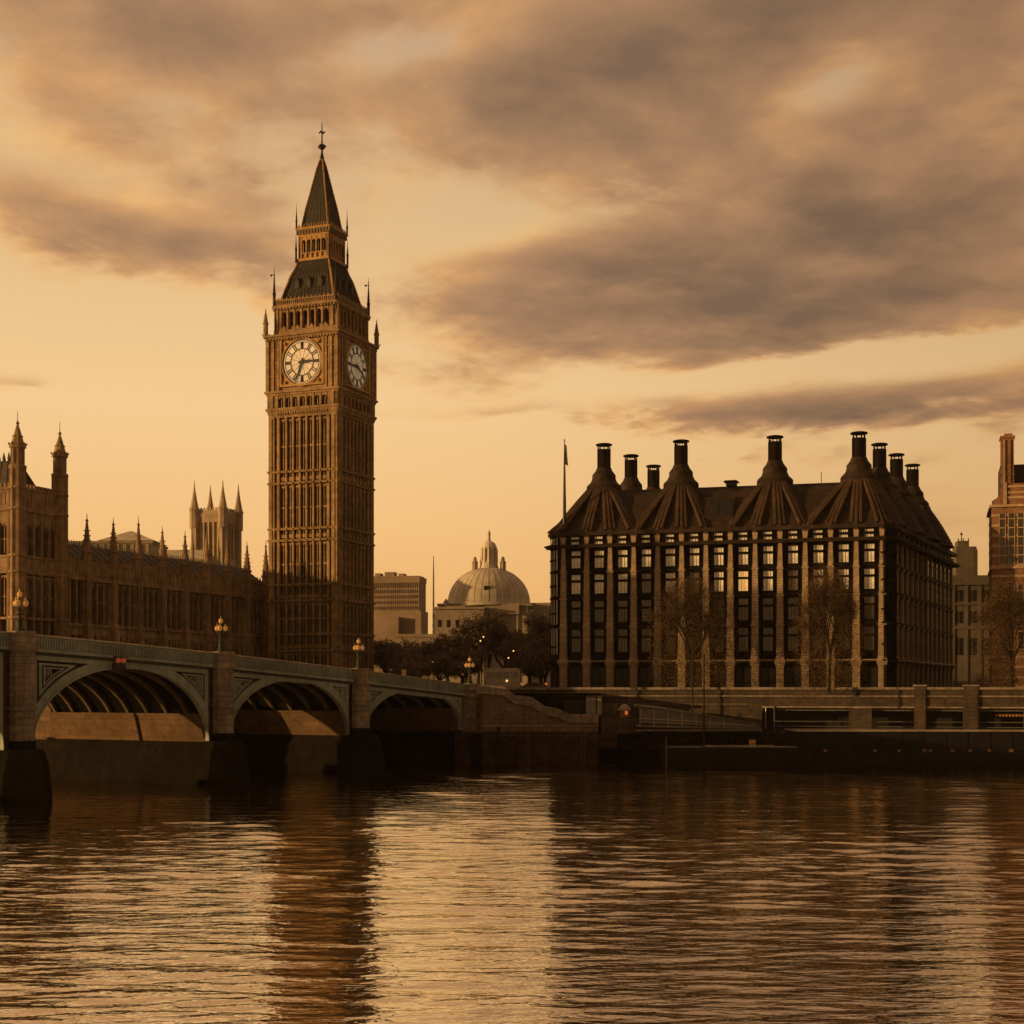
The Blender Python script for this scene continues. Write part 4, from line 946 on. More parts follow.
for k in range(5):
    a, b_ = TS[k]+PW, TS[k+1]-PW; c_ = (a+b_)/2; hw = (b_-a)/2
    ts = [c_-hw*cos(pi*i/48) for i in range(49)]
    inn = [(t, arch_z(t, k)) for t in ts]
    # ring: offset outward along the normal
    out_ = []
    for i, (t, z_) in enumerate(inn):
        t0, z0_ = inn[max(0, i-1)]; t1, z1_ = inn[min(48, i+1)]; dt, dz_ = t1-t0, z1_-z0_; l = math.hypot(dt, dz_)
        out_.append((min(max(t-dz_/l*.95, a-.0), b_+.0), z_+dt/l*.95))
    top_ = lambda t: float(ztop(t))-1.95
    m = MB()
    for i in range(48):
        q = [(U(inn[i][0]), inn[i][1]), (U(inn[i+1][0]), inn[i+1][1]), (U(out_[i+1][0]), out_[i+1][1]), (U(out_[i][0]), min(out_[i][1], 99))]
        m.prism(fb, q, -.5, .02)
        q2 = [(U(inn[i][0]), inn[i][1]), (U(inn[i+1][0]), inn[i+1][1]), (U(lerp(inn[i+1][0], out_[i+1][0], .22)), lerp(inn[i+1][1], out_[i+1][1], .22)), (U(lerp(inn[i][0], out_[i][0], .22)), lerp(inn[i][1], out_[i][1], .22))]
        m.prism(fb, q2, .02, .10)
    # top beam and pier-side beams
    for i in range(24):
        t0, t1 = lerp(a, b_, i/24), lerp(a, b_, (i+1)/24); m.boxs(fb, U(t1), U(t0), -.5, .0, (top_(t1)-.42, top_(t1)+.05), (top_(t0)-.42, top_(t0)+.05))
    for t0 in (a, b_-.55): m.box(fb, U(t0+.55), U(t0), -.5, .0, 6.5, top_(t0+.27)-.4)
    # spandrel tracery: nested triangles, open between
    for s_ in (0, 1):
        e = a+.55 if s_ == 0 else b_-.55; sg = 1 if s_ == 0 else -1
        zt0 = top_(e)-.42
        oz = lambda t: float(np.interp(t, [p[0] for p in out_[3:-3]], [p[1] for p in out_[3:-3]]))
        # corner points of the opening: top corner by the pier, tip along the top beam, foot down the pier side
        tip = e
        while (top_(tip)-.42)-oz(tip) > .25 and abs(tip-e) < hw*.8: tip += sg*.05
        foot = (e, oz(e)+.15); tri = [(e, zt0), (tip, top_(tip)-.42), foot]
        midc = (lerp(tip, foot[0], .5), oz(lerp(tip, foot[0], .5)))
        cx_ = (tri[0][0]*2+tri[1][0]+tri[2][0])/4+sg*.15; cz_ = (tri[0][1]*2+tri[1][1]+tri[2][1])/4-.1
        poly = [tri[0]] + [(lerp(e, tip, q), top_(lerp(e, tip, q))-.42) for q in (.35, .7)] + [tri[1]] + [(lerp(tip, e, q), oz(lerp(tip, e, q))+.06) for q in (.2, .4, .6, .8)] + [foot]
        for s0, s1 in ((.80, .60), (.46, .34)):
            n_ = len(poly)
            P_ = lambda p, s: (U(cx_+(p[0]-cx_)*s), cz_+(p[1]-cz_)*s)
            for i in range(n_):
                p, q = poly[i], poly[(i+1) % n_]; m.prism(fb, [P_(p, s0), P_(q, s0), P_(q, s1), P_(p, s1)], -.4, -.02)
        for j in range(3):
            tt = cx_+(e-cx_)*.3*(1-j*.7); m.box(fb, U(tt)-.07, U(tt)+.07, -.38, -.06, cz_-.45+.1*j, cz_+.45)
    obj('spandrel', m, 'bridge_green', bridge)
    m = MB()
    for i in range(48):                                    # web behind the tracery, its dark colour stands in for shade
        t0, z0_ = out_[i]; t1, z1_ = out_[i+1]
        if abs(t1-t0) > 1e-4: m.prism(fb, [(U(t0), z0_-.3), (U(t1), z1_-.3), (U(t1), top_(t1)), (U(t0), top_(t0))], -.95, -.75)
    obj('web', m, 'bridge_green_dark', bridge)
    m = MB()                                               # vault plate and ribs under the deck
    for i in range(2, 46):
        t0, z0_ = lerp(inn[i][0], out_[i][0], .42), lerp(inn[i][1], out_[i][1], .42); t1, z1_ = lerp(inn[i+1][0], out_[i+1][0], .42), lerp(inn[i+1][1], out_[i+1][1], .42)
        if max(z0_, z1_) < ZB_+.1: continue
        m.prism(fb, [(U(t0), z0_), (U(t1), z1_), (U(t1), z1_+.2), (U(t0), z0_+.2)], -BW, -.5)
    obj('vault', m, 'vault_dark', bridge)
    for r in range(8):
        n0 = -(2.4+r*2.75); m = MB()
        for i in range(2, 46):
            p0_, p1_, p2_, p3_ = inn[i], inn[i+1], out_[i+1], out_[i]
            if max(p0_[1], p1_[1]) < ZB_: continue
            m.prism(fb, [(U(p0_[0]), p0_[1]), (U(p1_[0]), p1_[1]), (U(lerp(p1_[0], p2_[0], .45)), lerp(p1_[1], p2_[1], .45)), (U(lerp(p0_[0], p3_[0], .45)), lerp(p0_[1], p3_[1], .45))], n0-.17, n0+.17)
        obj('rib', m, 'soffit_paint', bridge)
# piers
for k, t in enumerate(TS):
    u = U(t); zt_ = float(ztop(t)); last = (k == 0)
    m = MB()
    w0 = 1.10; u = u+.32
    octo = lambda e: [fb.p(u-w0-e, -.2, 0)[:2], fb.p(u-w0-e, .55+e, 0)[:2], fb.p(u-w0*.55, 1.25+e, 0)[:2], fb.p(u+w0*.55, 1.25+e, 0)[:2], fb.p(u+w0+e, .55+e, 0)[:2], fb.p(u+w0+e, -.2, 0)[:2]]
    m.plan(octo(0), SPR, zt_-1.65); m.plan(octo(.22), 8.2, 8.45); m.plan(octo(.15), 7.6, 7.72); m.plan(octo(.3), zt_-1.68, zt_-1.3); m.plan(octo(.1), zt_-1.3, zt_-.15); m.plan(octo(.16), zt_-.15, zt_+.12)
    pier = obj('pier', m, 'granite', bridge)
    u = u-.32
    m = MB(); ek = []
    for kk, sg in ((k, 1), (k-1, -1)):                 # how far the arch has curved in at the springing of the ribs
        e = 0.05
        if 0 <= kk < 5:
            while arch_z(t+sg*(PW+e), kk) < ZB_+.1 and e < 3: e += .03
        ek.append(e)
    um, up_ = u-PW-ek[0], u+PW+ek[1]
    m.boxt(fb, (u-PW, u+PW, -BW, -.55), (um, up_, -BW, -.55), SPR-.1, ZB_); m.box(fb, u-PW+.3, u+PW-.3, -BW, -.6, ZB_, zt_-2); m.box(fb, um-.1, up_+.1, -BW-.1, -.6, ZB_-.12, ZB_+.1)
    u = u+.32
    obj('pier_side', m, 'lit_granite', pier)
    if k > 0:
        m = MB(); e1, e2 = 1.1, .35
        base = lambda e: [fb.p(u-PW-e, -BW-1.5, 0)[:2], fb.p(u-PW-e, .6, 0)[:2], fb.p(u-PW*.2, 2.6+e, 0)[:2], fb.p(u+PW*.2, 2.6+e, 0)[:2], fb.p(u+PW+e, .6, 0)[:2], fb.p(u+PW+e, -BW-1.5, 0)[:2]]
        m.plan(base(1.3), -2, 1.4, base(1.0)); m.plan(base(.95), 1.4, 3.6, base(.55)); m.plan(base(.5), 3.6, 4.6, base(.05)); m.plan(octo(.15), 4.4, 5.4, octo(.0))
        obj('cutwater', m, 'tide_stone', pier)
# drain pipe on the pier wall
u = U(TS[2]); m = MB(); m.tube(fb.p(u-PW-.12, -9.5, 4.5), fb.p(u-PW-1.05, -9.5, 7.5), .13); tag(obj('drain_pipe', m, 'black_iron', bridge))
# navigation lights under the first arch crown
tn = 66.5; zc_ = arch_z(tn, 2); un = U(tn); nav_l = thing('navigation_light', 'pair of small red lamps on dark bracket at the crown of the widest visible arch', 'signal light', fb.p(un, .3, zc_+.2))
m = MB(); m.box(fb, un-.75, un+.75, .1, .45, zc_+.0, zc_+.55); m.box(fb, un-.85, un+.85, .1, .7, zc_+1.1, zc_+1.2); m.box(fb, un-.1, un+.1, .1, .3, zc_+.5, zc_+1.2); obj('bracket', m, 'black_iron', nav_l)
for q in (-.3, .42):
    m = MB(); m.ball(fb.p(un+q, .45, zc_+.82), .26, 10, 8); obj('lamp', m, 'red_lamp', nav_l)

# bridge lamps
def bridge_lamp(c, z0, s=1.0):
    lamp = thing('bridge_lamp', '', 'street lamp', (c[0], c[1], z0)); z = lambda q: z0+q*s; f_ = Fr(c, (.8, -.6))
    m = MB(); m.lathe((*c, 0), [(.42*s, z(0)), (.42*s, z(.25)), (.3*s, z(.35)), (.26*s, z(.9)), (.34*s, z(1.0)), (.16*s, z(1.15)), (.11*s, z(1.9)), (.17*s, z(2.0)), (.08*s, z(2.1)), (.07*s, z(3.1))], 8)
    for k in range(3):
        a = k*2*pi/3+.5; e = (c[0]+.52*s*cos(a), c[1]+.52*s*sin(a)); m.tube((*c, z(1.75)), (lerp(c[0], e[0], .6), lerp(c[1], e[1], .6), z(1.9)), .05*s); m.tube((lerp(c[0], e[0], .6), lerp(c[1], e[1], .6), z(1.9)), (*e, z(2.2)), .05*s)
        m.ball((lerp(c[0], e[0], .5), lerp(c[1], e[1], .5), z(1.55)), .12*s, 6, 4)
    obj('post', m, 'bridge_green_dark', lamp)
    for k in range(4):
        a = k*2*pi/3+.5; e = (c[0]+.52*s*cos(a), c[1]+.52*s*sin(a), z(2.55)) if k < 3 else (*c, z(3.35)); r = (.27 if k < 3 else .24)*s
        m = MB(); m.lathe(e, [(r*.45, -r*1.1), (r*.95, -r*.5), (r*1.05, r*.1), (r*.8, r*.7), (r*.35, r*1.0)], 8); g_ = obj('lantern', m, 'lamp_glass', lamp, smooth=True)
        m = MB(); m.lathe(e, [(r*.5, r*.95), (r*.55, r*1.1), (r*.2, r*1.35), (.05*s, r*1.6), (.02, r*2.1)], 8); m.lathe(e, [(r*1.08, r*.05), (r*1.12, r*.12), (r*1.06, r*.2)], 8); obj('lantern_cap', m, 'gold_paint', g_)
    return lamp
LL = ['golden triple lantern lamp on bridge in front of the palace pavilion', 'golden triple lantern lamp on bridge in front of the long palace wing', 'golden triple lantern lamp on bridge in front of the clock tower', 'golden triple lantern lamp where the bridge meets the stair wall']
for k, t in enumerate((79.0, 51.4, 26.1, 0)):
    c_ = fb.p(U(t), .25, 0)[:2]; l_ = bridge_lamp(c_, float(ztop(t))+.12, 1.0 if k == 0 else .98); l_['label'] = LL[k]; l_['group'] = 'lamps along the bridge parapet'

# small signs on the bridge footway
for px, t, wd, hg, lb in ((411, 12.5, .55, .95, 'taller pale board on post above the bridge parapet'), (436, 7.0, .34, .55, 'shorter brown board on post above the bridge parapet')):
    c_ = fb.p(U(t), -2.2, 0)[:2]; z_ = float(ztop(t)); sg_ = thing('sign_post', lb, 'sign', (*c_, z_-1.2), 'boards on the bridge footway')
    f_ = Fr(c_, (.95, .1)); m = MB(); m.tube((*c_, z_-1.2), (*c_, z_+.2), .05); obj('post', m, 'black_iron', sg_)
    m = MB(); m.box(f_, -wd/2, wd/2, -.04, .04, z_+.0, z_+hg); m.box(f_, -wd/2-.04, wd/2+.04, -.06, .05, z_+hg, z_+hg+.06); obj('board', m, 'column_sandstone', sg_)

# ------------------------------------------------------------------ river walls
# abutment with stepped stair parapet
aw = thing('stair_wall', 'brown granite bridge abutment with stepped stair parapet going down to the right', 'river wall', (*bp(0), 0))
fa = Fr((bp(0)[0], 204.6), (1, -.0))
ux = lambda px: (px-512)/1500*204.6-fa.o[0]; za_ = lambda y: zat(y, 204.6)
prof = [(474, 684), (503, 686), (515, 695), (532, 697), (545, 706), (557, 708), (570, 714), (598.5, 714)]
m = MB(); poly = [(ux(462), za_(732)), (ux(462), za_(686))] + [(ux(x), za_(y+3)) for x, y in prof] + [(ux(598.5), za_(732))]
m.prism(fa, poly, -6, 0); m.box(fa, ux(598.5)-.02, ux(598.5)+3.0, -9, -5.5, 2, za_(704), 0)
m.box(fa, ux(462), ux(476), -4, .7, za_(732), za_(690))
obj('wall', m, 'stair_granite', aw)
m = MB()
for (x0, y0), (x1, y1) in zip(prof[:-1], prof[1:]): m.boxs(fa, ux(x0), ux(x1), -.9, .35, (za_(y0+9), za_(y0)), (za_(y1+9), za_(y1)))
obj('parapet', m, 'granite', aw)
m = MB(); m.box(fa, ux(462), ux(598.5), -6, .12, za_(726.5), za_(725)); m.box(fa, ux(466), ux(476), .7, .95, za_(717), za_(714)); obj('string_course', m, 'granite', aw)
m = MB(); m.box(fa, ux(462)-1, ux(598.5)+.05, -9, .15, -2, za_(732)); obj('tidal_base', m, 'stained_granite', aw)
m = MB(); q = fa.p(ux(498.5), .45, 0); m.tube((q[0], q[1], -1), (q[0], q[1], za_(727)), .22); tag(obj('mooring_pile', m, 'bark', loc=(q[0], q[1], 0)), 'dark timber pile against the stair wall at the water', 'pile')
# pale cabin at the stair foot
q = Vector(at(593, 207)); cabn = thing('landing_cabin', 'grey green cabin with dark side opening at the foot of the stairs', 'cabin', (q.x, q.y, za_(714.5)))
f_ = Fr(at(586, 206), (1, 0)); L_ = 15.5/1500*206
m = MB(); m.box(f_, 0, L_*.62, -1.6, 0, za_(715), za_(697)); m.box(f_, L_*.72, L_, -1.6, 0, za_(715), za_(697)); m.box(f_, L_*.62, L_*.72, -1.5, -.3, za_(715), za_(697), 1); m.box(f_, -.1, L_+.1, -1.7, .1, za_(697), za_(696.2))
m.box(f_, -3.0, -.05, -1.6, -.8, za_(713), za_(702), 1); m.box(f_, -3.2, 0, -1.8, -.3, za_(702), za_(700.5), 2)
obj('body', m, ['greygreen_paint', 'black_iron', 'embankment_granite'], cabn)

# embankment wall in front of the office building
emb = thing('embankment_wall', 'long brown granite embankment wall with dark openings below the chimney building', 'river wall', (E0.x, E0.y, 0))
fe2 = Fr(E0, FV)
def te(px): k = (px-512)/1500; return (E0.x-k*E0.y)/(k*FV.y-FV.x)
def ze(py, px):
    t_ = te(px); return CAM_H+(690-py)/1500*(E0.y+FV.y*t_)
Z0, ZT = 4.05, 10.4
m = MB(); UA = te(762); LE = 110.0
m.box(fe2, -14, UA, -4, 0, Z0, ZT-.35)
zo0, zo1 = ze(731, 820), ze(708, 820)
m.box(fe2, UA, LE, -1.2, 0, zo1, ZT-.35); m.box(fe2, UA, LE, -6, -5, Z0, zo1, 1); m.box(fe2, UA, LE, -6, 0, Z0-.1, zo0+.15)
# solid piers between openings
ops = [(775, 849), (872, 914), (926.5, 963), (980.5, 1024), (1036, 1090)]
u_prev = te(774)
for px0, px1 in ops:
    u0, u1 = te(px0), te(px1); m.box(fe2, u_prev, u0, -2, 0.03, zo0, zo1+.0) if u0-u_prev > .3 else None; u_prev = u1
m.box(fe2, u_prev, LE, -2, .03, zo0, zo1)
for px0, px1 in ((914, 925.5), (963.5, 978)): m.box(fe2, te(px0), te(px1), -1, .35, zo0, ZT+.08)
obj('wall', m, ['embankment_granite', 'black_iron'], emb)
m = MB(); m.box(fe2, -14, LE, -.9, .22, ZT-.35, ZT-.02); m.box(fe2, -14, LE, 0, .12, ZT-1.3, ZT-1.15); m.box(fe2, -14, UA-2, 0, .1, ZT-2.4, ZT-2.3); m.box(fe2, UA, LE, 0, .12, zo1+.02, zo1+.22)
for px0, px1 in ((914, 925.5), (963.5, 978)): m.box(fe2, te(px0)-.15, te(px1)+.15, -1, .5, ZT+.08, ZT+.3)
obj('coping', m, 'granite', emb)
m = MB(); m.box(fe2, -14, LE, -6, .5, -2, 1.6); obj('tidal_base', m, 'tide_stone', emb)
m = MB(); m.box(fe2, -14, LE, -6, .45, 1.6, Z0); obj('stained_base', m, 'stained_granite', emb)
m = MB()
for px0, px1 in ops:
    for y in (722, 727): m.box(fe2, te(px0), te(px1), -.5, -.4, ze(y, 850), ze(y, 850)+.1)
    m.box(fe2, te(px0), te(px1), -1.1, -.9, ze(711, 850), ze(709, 850))
obj('railing', m, 'grey_steel', emb)
# arched doorway at the left end of the openings
m = MB(); u0, u1 = te(762), te(774); m.arch(fe2, u0, u1, ze(713, 768), ze(704, 768), -1, .03, .95); obj('arch_head', m, 'embankment_granite', emb)
m = MB(); q = fe2.p(te(774.5), .25, 0); m.tube((q[0], q[1], ze(746, 774)), (q[0], q[1], ze(706, 774)), .08); tag(obj('mooring_post', m, 'grey_steel', loc=(q[0], q[1], ze(746, 774))), 'thin grey post beside the arched doorway of the embankment', 'post')
# sloping warning board with amber letters far right: lit shop fascia inside the opening
m = MB(); m.box(fe2, te(995), te(1024)+2, -1.4, -1.3, ze(717, 1000), ze(714, 1000))
LT = []
for i in range(16): u0 = te(996)+i*.42; LT.append(u0)
sgn = thing('lit_sign', 'dim amber lettered sign inside the rightmost embankment opening', 'sign', fe2.p(te(1005), -1.35, ze(717, 1000))); obj('board', m, 'black_iron', sgn); 
for u0 in LT: m2 = MB(); m2.box(fe2, u0, u0+.26, -1.3, -1.27, ze(716.6, 1000), ze(714.4, 1000)); obj('letter', m2, 'orange_paint', sgn)
# terrace wall below the palace and the wall behind the bridge
tw = thing('terrace_wall', 'shadowed stone river terrace wall seen through the bridge arches', 'river wall', (*bp(0, 27), 0))
m = MB(); ft = Fr(bp(46, 27), (BD.x, BD.y)); m.box(ft, 0, 46, -2, 0, Z0, LAND+1.1); f_t2 = Fr(bp(46, 400), tuple(-BNv)); m.box(f_t2, 0, 373, -2, 0, Z0, LAND+1.1); fbk = Fr(bp(0, 27), tuple(-BNv)); m.box(fbk, 0, 29, -3, 0, Z0, 9.4)
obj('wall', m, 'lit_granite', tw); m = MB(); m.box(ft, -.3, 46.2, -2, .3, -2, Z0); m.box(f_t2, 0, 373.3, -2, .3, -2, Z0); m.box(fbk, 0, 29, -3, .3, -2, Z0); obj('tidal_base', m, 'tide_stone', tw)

def ladder(fr, u, z0, z1, parent):
    m = MB()
    for q in (-.22, .22): m.tube(fr.p(u+q, .62, z0), fr.p(u+q, .62, z1), .035, .035, 5)
    for z_ in np.arange(z0, z1, .32): m.tube(fr.p(u-.22, .62, z_), fr.p(u+.22, .62, z_), .025, .025, 4)
    obj('ladder', m, 'grey_steel', parent)
ladder(fa, ux(528), 0, za_(729), aw); ladder(fa, ux(583), 0, za_(729), aw)
m = MB()
for px in np.linspace(470, 596, 15): z_ = za_(734); m.tube(fa.p(ux(px), .22, z_), fa.p(ux(px+4.5), .30, z_-.32), .045, .045, 4); m.tube(fa.p(ux(px+4.5), .30, z_-.32), fa.p(ux(px+9), .22, z_), .045, .045, 4)
obj('chain', m, 'grey_steel', aw)
# ------------------------------------------------------------------ pontoon, gangway and kiosk
pY = 195.0
pon = thing('floating_pontoon', 'long black floating pier pontoon with pale top rim moored below the embankment', 'pontoon', (*at(850, pY), 0))
fp_ = Fr(at(667, pY), (1, -.0)); up = lambda px: (px-667)/1500*pY; zp = lambda y: zat(y, pY)
m = MB(); m.box(fp_, 0, up(1120), -9, 0, -.8, zp(747)); m.box(fp_, up(797), up(1120), -8, .12, zp(750), zp(731.5)); m.boxt(fp_, (-.15, up(1120), -9.1, .15), (-.15, up(1120), -9.1, .15), zp(763), zp(761.5))
for px in range(812, 1115, 22): m.box(fp_, up(px), up(px)+.14, .12, .2, zp(750), zp(731.5))
m.box(fp_, up(797), up(1120), .12, .18, zp(742), zp(741))
obj('hull', m, 'hull_black', pon)
m = MB(); m.box(fp_, up(796), up(1120), -8.2, .25, zp(731.5), zp(730.2)); m.box(fp_, up(703), up(774), -.05, .05, zp(746), zp(745.3)); m.box(fp_, 0, up(797), -.1, .12, zp(747.2), zp(746.6)); obj('rim', m, 'rim_metal', pon)
rb = random.Random(3)
for px in (826, 875, 898, 926, 931, 950, 968, 988, 1010):
    m = MB(); c_ = fp_.p(up(px+rb.uniform(-2, 2)), .25, zp(750.5)); r = rb.uniform(.13, .22)
    for k in range(10):
        a0, a1 = 2*pi*k/10, 2*pi*(k+1)/10; m.tube((c_[0]+r*cos(a0), c_[1], c_[2]+r*sin(a0)*.8), (c_[0]+r*cos(a1), c_[1], c_[2]+r*sin(a1)*.8), .05, .05, 5)
    tag(obj('life_ring', m, 'gold_paint', pon))
q = at(666.3, pY-.6); m = MB(); m.tube((*q, -1), (*q, zp(737)), .09); tag(obj('depth_marker', m, 'grey_steel', loc=(*q, 0)), 'pale thin marker pole at the left end of the pontoon', 'pole')
for px, y0, y1, Yd, lb in ((704, 655, 748, 194.2, 'tall dark mooring pole standing beside the gangway roof'), (692.5, 640, 717, 207, 'shorter dark pole on the embankment left of the tall mooring pole')):
    q = at(px, Yd); m = MB(); m.tube((*q, zat(y1, Yd)), (*q, zat(y0, Yd)), .13, .10, 8); m.ball((*q, zat(y0, Yd)), .16, 6, 4); tag(obj('mooring_pole', m, 'black_iron', loc=(*q, zat(y1, Yd))), lb, 'pole')
q = at(752.5, pY-.5+1.2); bx = thing('equipment_box', 'small yellowish box standing on the low end of the pontoon', 'box', (*q, zp(746.5))); f_ = Fr((q[0]-.4, q[1]), (1, 0))
m = MB(); m.box(f_, 0, .8, -.5, 0, zp(746.6), zp(740.5)); obj('case', m, 'gold_paint', bx); m = MB(); m.box(f_, -.05, .85, -.55, .05, zp(740.5), zp(739.8)); m.box(f_, .2, .6, 0, .04, zp(745), zp(743)); obj('lid', m, 'orange_paint', bx)
# gangway
gY = 203.0; gw = thing('covered_gangway', 'grey covered gangway sloping down from the embankment to the pontoon', 'gangway', (*at(700, gY), 0))
f_ = Fr(at(636, gY), (1, 0)); ug = lambda px: (px-636)/1500*gY; zg = lambda y: zat(y, gY)
m = MB(); m.boxs(f_, 0, ug(762), -3, 0, (zg(727), zg(724.5)), (zg(729.5), zg(727.5))); m.box(f_, 0, ug(762), -3.2, .15, zg(731), zg(729.6), 1); obj('deck', m, ['ramp_panel', 'granite'], gw)
m = MB(); m.boxs(f_, ug(656), ug(762), -3.3, .25, (zg(708.5), zg(706)), (zg(726), zg(723.5))); m.boxs(f_, 0, ug(656), -3.3, .25, (zg(707), zg(704.5)), (zg(708.5), zg(706)))
obj('roof', m, 'grey_steel', gw)
m = MB()
m.prism(f_, [(ug(640), zg(722)), (ug(756), zg(727)), (ug(756), zg(725)), (ug(665), zg(710)), (ug(640), zg(708))], -.12, -.06); obj('glazing', m, 'ramp_panel', gw)
m = MB()
for px in range(640, 756, 14):
    y1 = np.interp(px, [640, 656, 762], [706, 708, 725]); y0 = np.interp(px, [640, 762], [726, 729]); m.box(f_, ug(px)-.05, ug(px)+.05, -.1, .05, zg(y0), zg(y1))
m.boxs(f_, ug(640), ug(760), -.05, .06, (zg(718.5), zg(717.8)), (zg(726), zg(725.3))); m.boxs(f_, ug(640), ug(760), -.05, .06, (zg(722.5), zg(722)), (zg(727), zg(726.5)))
obj('railing', m, 'rim_metal', gw)
q = at(624.5, 208); kz = zat(717, 208); ko = thing('round_kiosk', 'small white domed kiosk with glowing orange window near the gangway', 'kiosk', (*q, kz))
m = MB(); m.lathe((*q, 0), [(.85, kz), (.85, kz+.25), (.78, kz+.3), (.78, kz+.9)], 14, 1); m.lathe((*q, 0), [(.9, kz+.85), (.95, kz+.95), (.85, kz+1.25), (.6, kz+1.55), (.25, kz+1.75), (.05, kz+1.85)], 14, 0); obj('body', m, ['white_paint', 'orange_paint'], ko, smooth=False)
m = MB(); f_ = Fr((q[0]-.1, q[1]-.78), (1, 0)); m.box(f_, .1, .5, -.1, .08, kz+.35, kz+.85); obj('window', m, 'tail_lamp', ko)
# low stone base for the kiosk and landing steps
m = MB(); f_ = Fr(at(600, 211), (1, 0)); m.box(f_, -.2, 5.6, -2, 6.2, Z0, zat(717, 206)); tag(obj('landing_platform', m, 'embankment_granite', loc=(*at(615, 209), Z0)), 'dark stone landing platform under the domed kiosk', 'platform')

# ------------------------------------------------------------------ trees
def make_tree(name, label, c, z0, H, R, seed, wood, leaf, nleaf, lsize, lo=.25, flat=1.0, depth=5, group=None, veil=0.0):
    rd = random.Random(seed); root = thing(name, label, 'tree', (*c, z0), group); wb = MB(); tips = []
    def grow_(p, d, l, r, lev):
        q = p+d*l; wb.tube(p, q, r, r*.72, 6 if lev < 2 else 4)
        if lev >= 2: tips.append((p, q))
        if lev == depth: return
        for k in range(rd.choice((2, 3, 3)) if lev else 5):
            nd = (d+Vector((rd.gauss(0, .55), rd.gauss(0, .55), rd.gauss(.10, .35)))).normalized()
            if nd.z < -.2: nd.z = .1
            grow_(q if k < 2 or lev == 0 else p.lerp(q, rd.uniform(.5, 1)), nd, l*rd.uniform(.62, .86), r*.62, lev+1)
    th = H*lo; grow_(Vector((*c, z0)), Vector((rd.gauss(0, .03), rd.gauss(0, .03), 1)), th, H*.008+.04, 0)
    # fit the crown to its size
    v = np.array(wb.v); rel = v-np.array([*c, z0]); mx = rel[:, 2].max(); rx = np.abs(rel[:, :2]).max()
    sc = np.array([R/rx, R/rx*flat, H/mx]); rel *= sc; 
    wb.v = [tuple(x) for x in (rel+np.array([*c, z0]))]
    obj('trunk', wb, wood, root)
    lb = MB(); T = [((np.array(a)-np.array([*c, z0]))*sc+np.array([*c, z0]), (np.array(b_)-np.array([*c, z0]))*sc+np.array([*c, z0])) for a, b_ in tips]
    vs, fs = [], []
    for i in range(nleaf):
        a, b_ = T[rd.randrange(len(T))]; p = a+(b_-a)*rd.random()+np.array([rd.gauss(0, .35), rd.gauss(0, .35), rd.gauss(0, .35)])*(.6+R*.09)
        if rd.random() < veil:                       # hanging outer sprays, down to near the ground
            cl_ = (i//45)*12.9898; th = (cl_*1.7) % 6.283; hz = ((cl_*.731) % 1.0); rr = R*(.35+.65*sin(pi*min(1, .18+hz*.80)))*sqrt((cl_*3.17) % 1.0)
            p = np.array([c[0]+rr*cos(th), c[1]+rr*flat*sin(th), z0+H*(.06+.90*hz)])+np.array([rd.gauss(0, .55), rd.gauss(0, .55), rd.gauss(0, .75)])
        s_ = lsize*rd.uniform(.5, 1.5); e1 = Vector((rd.gauss(0,1), rd.gauss(0,1), rd.gauss(0,1))).normalized(); e2 = e1.orthogonal().normalized(); k = len(vs)
        pv = Vector(p); vs += [pv-e1*s_, pv+e2*s_*.55, pv+e1*s_, pv-e2*s_*.55]; fs.append((k, k+1, k+2, k+3))
    lb.add(vs, fs); obj('crown', lb, leaf, root); return root
make_tree('plane_tree', 'sparse young leafed tree in front of the left half of the chimney building', at(692, 210.5), LAND, zat(577, 210.5)-LAND, 6.4, 11, 'bark', 'young_leaf', 56000, .068, .10, .8, 6, None, .6)
make_tree('plane_tree', 'sparse young leafed tree in front of the right half of the chimney building', at(829, 202), LAND, zat(566, 202)-LAND, 5.0, 23, 'bark', 'young_leaf', 54000, .068, .10, .8, 6, None, .6)
make_tree('plane_tree', 'sparse young leafed tree before the red brick building at the frame edge', at(1012, 200), LAND, zat(580, 200)-LAND, 5.2, 31, 'bark', 'young_leaf', 54000, .068, .10, .8, 6, None, .6)
CT = [(388, 262, 640, 3.6), (408, 255, 652, 3.2), (428, 268, 641, 4.4), (447, 280, 634, 4.2), (467, 290, 617, 5.2), (489, 285, 612, 5.4), (505, 270, 622, 4.4), (520, 262, 632, 3.8), (541, 275, 612, 5.0), (462, 250, 650, 3.6), (530, 250, 640, 3.4), (400, 300, 640, 4.5), (415, 240, 662, 3.0), (440, 246, 655, 3.2), (545, 240, 652, 3.0), (478, 300, 622, 5.0)]
CL = ['small dark bare tree beside the foot of the clock tower', 'low dark rounded tree behind the first board on the bridge', 'dark twiggy tree under the thin mast', 'dark twiggy tree left of the domed hall', 'tall dark bare tree below the left edge of the dome', 'tallest dark bare tree under the middle of the dome', 'dark bare tree behind the white minibus', 'smaller dark tree right of the white minibus', 'dark bare tree against the corner of the chimney building', 'low dark tree left of the last bridge lamp', 'low dark tree just left of the chimney building', 'dark bare tree in front of the pale stone terrace', 'small bushy tree nearest the foot of the mast side of the bridge', 'small bushy tree right behind the second board on the bridge', 'low bushy tree touching the left wall of the chimney building', 'dark bare tree under the left half of the dome']
for i, ((px, Yd, py, R), lb) in enumerate(zip(CT, CL)):
    make_tree('bare_tree', lb, at(px, Yd), LAND, zat(py, Yd)-LAND, R*1.3, 40+i, 'bark', 'dark_leaf', 9000, .19, .10, 1.0, 5, 'trees between the bridge and the domed hall')

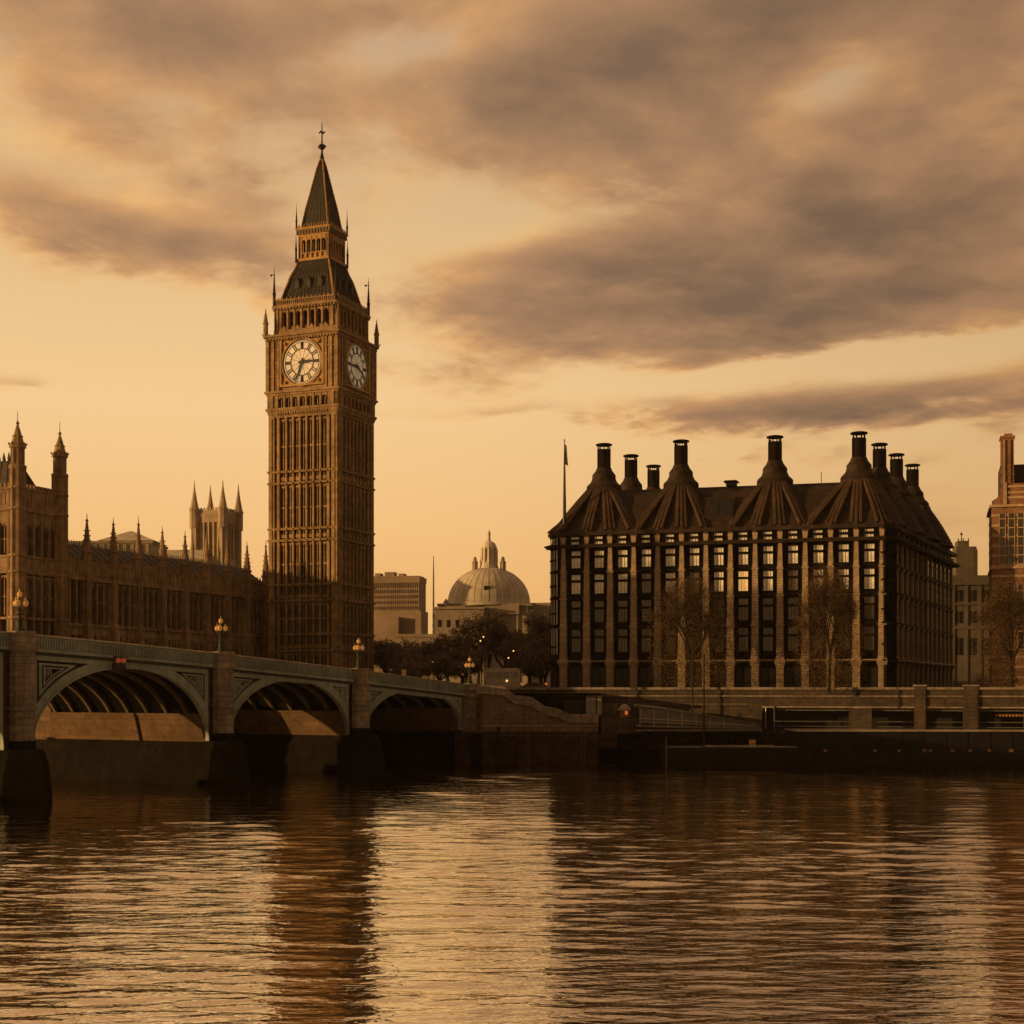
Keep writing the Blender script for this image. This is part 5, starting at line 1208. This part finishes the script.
# ------------------------------------------------------------------ street things at the bridge end
mb_ = thing('minibus', 'white minibus with small windows parked behind the stair parapet', 'minibus', (*at(502, 222), LAND))
f_ = Fr(at(484.5, 222), (1, 0)); L_ = 36/1500*222; zb_ = zat(668, 222)
m = MB(); m.prism(f_, [(0, LAND+.4), (L_, LAND+.4), (L_, zb_-.5), (L_-.25, zb_-.08), (L_-.5, zb_), (.3, zb_), (.05, zb_-.2)], -2.2, 0); obj('body', m, 'white_paint', mb_)
for k in range(4): m = MB(); m.box(f_, .35+k*1.2, 1.3+k*1.2, 0, .03, zb_-1.5, zb_-.55); obj('window', m, 'window_sheen', mb_)
for u in (1.0, L_-1.1):
    m = MB()
    for k in range(12): pass
    c_ = f_.p(u, 0, LAND+.42); m.tube((c_[0], c_[1]+.25, c_[2]), (c_[0], c_[1]-.05, c_[2]), .42, .42, 14); obj('wheel', m, 'rubber', mb_)
m = MB(); m.ball(f_.p(L_*.62, .06, zb_-1.9), .16, 8, 6); obj('headlight', m, 'lamp_point', mb_)
for px, lb in ((534, 'dark car with glowing red lamps at the foot of the bare trees'),):
    car = thing('parked_car', lb, 'car', (*at(px, 224), LAND)); f_ = Fr((at(px, 224)[0]-2.1, 224), (1, 0))
    m = MB(); m.prism(f_, [(0, LAND+.35), (4.2, LAND+.35), (4.2, LAND+.85), (3.4, LAND+.98), (2.9, LAND+1.5), (1.2, LAND+1.52), (.5, LAND+1.0), (0, LAND+.95)], -1.7, 0); obj('body', m, 'car_paint', car)
    for u in (.8, 3.4): c_ = f_.p(u, 0, LAND+.33); m = MB(); m.tube((c_[0], c_[1]+.2, c_[2]), (c_[0], c_[1]-.04, c_[2]), .33, .33, 12); obj('wheel', m, 'rubber', car)
    m = MB(); m.prism(f_, [(1.3, LAND+1.0), (2.75, LAND+1.0), (2.5, LAND+1.42), (1.35, LAND+1.42)], 0, .02); obj('window', m, 'dark_glass', car)
    for u in (.2, 3.9): m = MB(); m.ball(f_.p(u, .05, LAND+1.3), .20, 8, 6); obj('tail_light', m, 'tail_lamp', car)
for px, py, dpx, dpy, lb in ((480.5, 641, 3, -4, 'twin lit street lamp among the trees under the dome'), (508.5, 658, 5, -7, 'twin lit street lamp above the white minibus'), (433, 662, 4, 0, 'twin lit street lamp under the thin mast')):
    Yd = 246; q = at(px+1, Yd); z1_ = zat(py, Yd); sl = thing('street_lamp', lb, 'street lamp', (*q, LAND), 'lit street lamps among the trees')
    m = MB(); m.tube((*q, LAND), (*q, z1_+1.1), .09, .06); 
    for dx, dz_ in ((-1/1500*Yd, 0), ((dpx-1)/1500*Yd, -dpy/1500*Yd)): m.tube((*q, z1_+.9), (q[0]+dx, q[1]-.6, z1_+dz_+.22), .04)
    obj('post', m, 'black_iron', sl)
    for dx, dz_ in ((-1/1500*Yd, 0), ((dpx-1)/1500*Yd, -dpy/1500*Yd)): m = MB(); m.ball((q[0]+dx, q[1]-.6, z1_+dz_), .13, 8, 6); obj('lamp', m, 'lamp_point', sl)

# ------------------------------------------------------------------ thin evening haze over the whole place
hm = bpy.data.materials.new('haze'); hm.use_nodes = True; hn = hm.node_tree; hn.nodes.remove(hn.nodes['Principled BSDF'])
pv = hn.nodes.new('ShaderNodeVolumePrincipled'); pv.inputs['Density'].default_value = .00005; pv.inputs['Color'].default_value = (.95,.84,.70,1); pv.inputs['Anisotropy'].default_value = .2
hn.links.new(pv.outputs[0], next(n for n in hn.nodes if n.type == 'OUTPUT_MATERIAL').inputs['Volume']); MATS['haze'] = hm
m = MB(); m.plan([(-5900, -650), (5900, -650), (5900, 9100), (-5900, 9100)], -3, 125); hz = obj('haze', m, 'haze'); tag(hz, kind='stuff')
